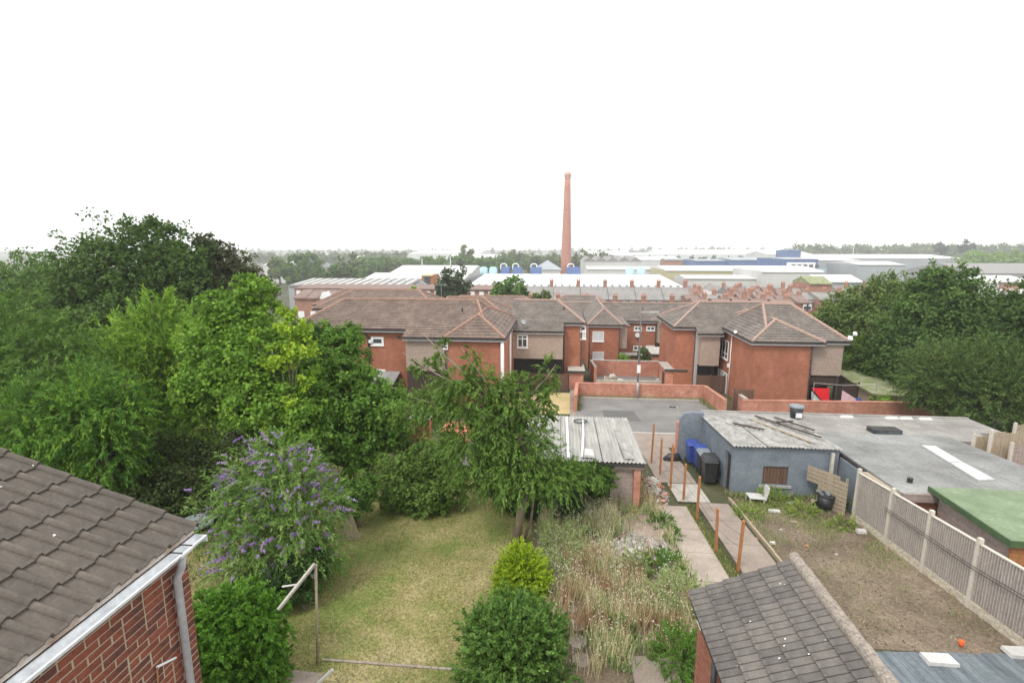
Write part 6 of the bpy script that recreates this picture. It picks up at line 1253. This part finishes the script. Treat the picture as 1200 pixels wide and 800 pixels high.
blades('straw_litter', 'scattered straw stalks lying over the bare soil yard', 'litter', scatter(2600, 7.1, 11, 11.5, 20.5), .06, .2, .008, [(.5, .42, .28), (.6, .52, .38)], 4)
# leaf litter / soil clods: low stones
m = MB()
for k in range(900):
    a = random.uniform(7, 11); b = random.uniform(11.4, 20.5); s = random.uniform(.008, .03); p = Vector((a, b, -.09*b+.015+s*.3)); d = Vector(unit(1)[0])*s; m.beam(p-d, p+d, s, s*.7)
tag(m.build('soil_clods', mt['soil'], kind='stuff'), 'small clods and pebbles over the bare soil yard', 'soil')
# surface clutter: seams, drains, patches, weeds at wall feet, oddments
for i, q in enumerate((12.9, 14.4, 15.9)):
    MB().hexa([(q, 16.85, .37), (q+.07, 16.85, .37), (q+.13, 24.05, -.21), (q+.06, 24.05, -.21)], [(q, 16.85, .396), (q+.07, 16.85, .396), (q+.13, 24.05, -.19), (q+.06, 24.05, -.19)]).build('felt_seam', mt['felt2'], fg)
for q in (19.2, 21.6):
    z_ = .39-(q-16.8)*.0808; MB().box(11.7, 17.7, q, q+.06, z_-.02, z_+.004).build('felt_seam', mt['felt2'], fg)
sheet('tarmac_patch', [(3.2, 33), (5.6, 33.1), (5.5, 36), (3.3, 36)], .03, 'soil').data.materials[0] = mt['metal']
bpy.data.objects['tarmac_patch'].data.materials[0] = M('old_patch', [(.11, .108, .105), (.15, .147, .14)], 1.5, bump=.3, bscale=60, fine=14)
for x, y, lab in ((4.2, 31.5, 'iron drain cover in the left half of the parking court'), (8.6, 37.6, 'iron drain cover in the far right part of the parking court')):
    t = thing('drain_cover', lab, 'drain cover', (x, y, -.09*y+.02)); MB().box(x-.35, x+.35, y-.3, y+.3, -.09*y, -.09*y+.055).build('frame', mt['metal'], t); MB().box(x-.27, x+.27, y-.22, y+.22, -.09*y+.056, -.09*y+.064).build('lid', mt['fascia'], t)
wp = np.concatenate([scatter(1500, 1.7, 11.6, 40.35, 40.65), scatter(700, 11.2, 11.6, 35.4, 40.6), scatter(500, 1.45, 1.8, 35.6, 40.6), scatter(900, 7.1, 11.2, 20.3, 20.7)])
blades('wall_weeds', 'weeds rooted along the feet of the parking court walls and workshop', 'weeds', wp, .08, .35, .04, [(.14, .22, .06), (.24, .3, .1), (.4, .36, .2)], .5)
oddc = [((880, 612, .22, .1, .05), 'brown scrap of timber on the grass left of the white slab'), ((930, 612, .3, .12, .06), 'pale broken plank in the weeds right of the white slab'), ((945, 640, .16, .12, .05), 'small brick piece at mid yard near the fence side'), ((915, 622, .14, .1, .08), 'grey stone by the white slab in the weedy yard end'), ((980, 650, .12, .1, .05), 'small stone in the bare soil near the third fence post'), ((885, 632, .2, .12, .06), 'half brick near the edging board in the soil yard')]
for i, ((px, py, w_, d_, h_), lab) in enumerate(oddc):
    x, y, z = G(px, py); tag(MB().hexa([(x-w_/2, y-d_/2, z), (x+w_/2, y-d_*.3, z), (x+w_*.4, y+d_/2, z), (x-w_*.45, y+d_*.4, z)], [(x-w_*.45, y-d_*.4, z+h_), (x+w_*.42, y-d_*.25, z+h_*.9), (x+w_*.35, y+d_*.4, z+h_), (x-w_*.4, y+d_*.35, z+h_*.8)]).build('debris_piece', mt[('old_wood', 'old_wood', 'brick_w', 'concrete', 'concrete', 'brick_w')[i]]), lab, 'debris')
for i, (px, py, r, d) in enumerate(((905, 583, 14, 20.2), (1000, 600, 12, 19.6), (940, 600, 12, 19), (875, 605, 12, 18.6), (985, 618, 10, 18))):
    x, y, z = AtY(px, py+6, d); t = thing('weed_clump', ['green weeds under the boarded window beside the white chair', 'green weeds at the foot of the pallets and fence', 'low weeds in the middle of the yard end', 'weeds beside the edging board near the doorway', 'straggling weeds near the second fence post'][i], 'weed', (x, d, -.09*d)); k = d/600*r
    leaf_mesh('leaves', *foliage([(x, d, -.09*d+.12, k, k, .18)], .07, .4, [(.1, .2, .04), (.2, .3, .08), (.34, .38, .16)], cover=1.6, cap=3000, spray=1.0, droop=-.2, clump=.3), mt['leaf'], t)
for par, pts in ((A, [(-9.3, 36.2, 1.8), (-8.2, 36.22, 1.5), (-8.16, 36.22, -3.2)]), (C_, [(3.45, 56.0, 0), (3.45, 56.0, -5)]), (C_, [(6.7, 56.0, 0), (6.7, 56.0, -5)]), (D, [(12.4, 65.7, -.9), (12.4, 65.7, -5.8)]), (B, [(2.1, 45.7, 1.6), (2.1, 45.7, -4.1)]), (F_, [(18.4, 38.3, 1.5), (18.45, 38.3, -3.4)])):
    pipe(par, 'fascia', pts, .05)
# television aerials and vents on the estate roofs
for i, (x, y, z, par) in enumerate(((-9.5, 41, 4.15, A), (-1.5, 49.2, 3.4, B), (16.5, 49, 3.38, E_), (9, 69.6, 1.12, D))):
    m = MB().tube([(x, y, z-.1), (x, y, z+1.3)], .018, 5).tube([(x-.5, y, z+1.25), (x+.5, y, z+1.25)], .012, 4)
    for k in range(6): m.tube([(x-.45+k*.17, y-.16, z+1.25), (x-.45+k*.17, y+.16, z+1.25)], .008, 4)
    m.build('aerial', mt['metal'], par)
    MB().tube([(x+2, y-1.6, z-.9), (x+2, y-1.6, z-.45)], .07, 8).build('vent_pipe', mt['fascia'], par)
# ------------------------------------------------------------------ air
hz = MB().box(-1900, 2100, -40, 2400, -24, 62).build('haze', mt['haze'], kind='stuff'); tag(hz, 'thin pale summer haze filling the air over the valley', 'haze')
h = mt['haze']; h.use_nodes = True; n = h.node_tree.nodes; n.clear(); o = n.new('ShaderNodeOutputMaterial'); v = n.new('ShaderNodeVolumePrincipled'); v.inputs['Color'].default_value = (.97, .98, 1, 1); v.inputs['Density'].default_value = .0005; v.inputs['Anisotropy'].default_value = .2
h.node_tree.links.new(v.outputs[0], o.inputs['Volume'])
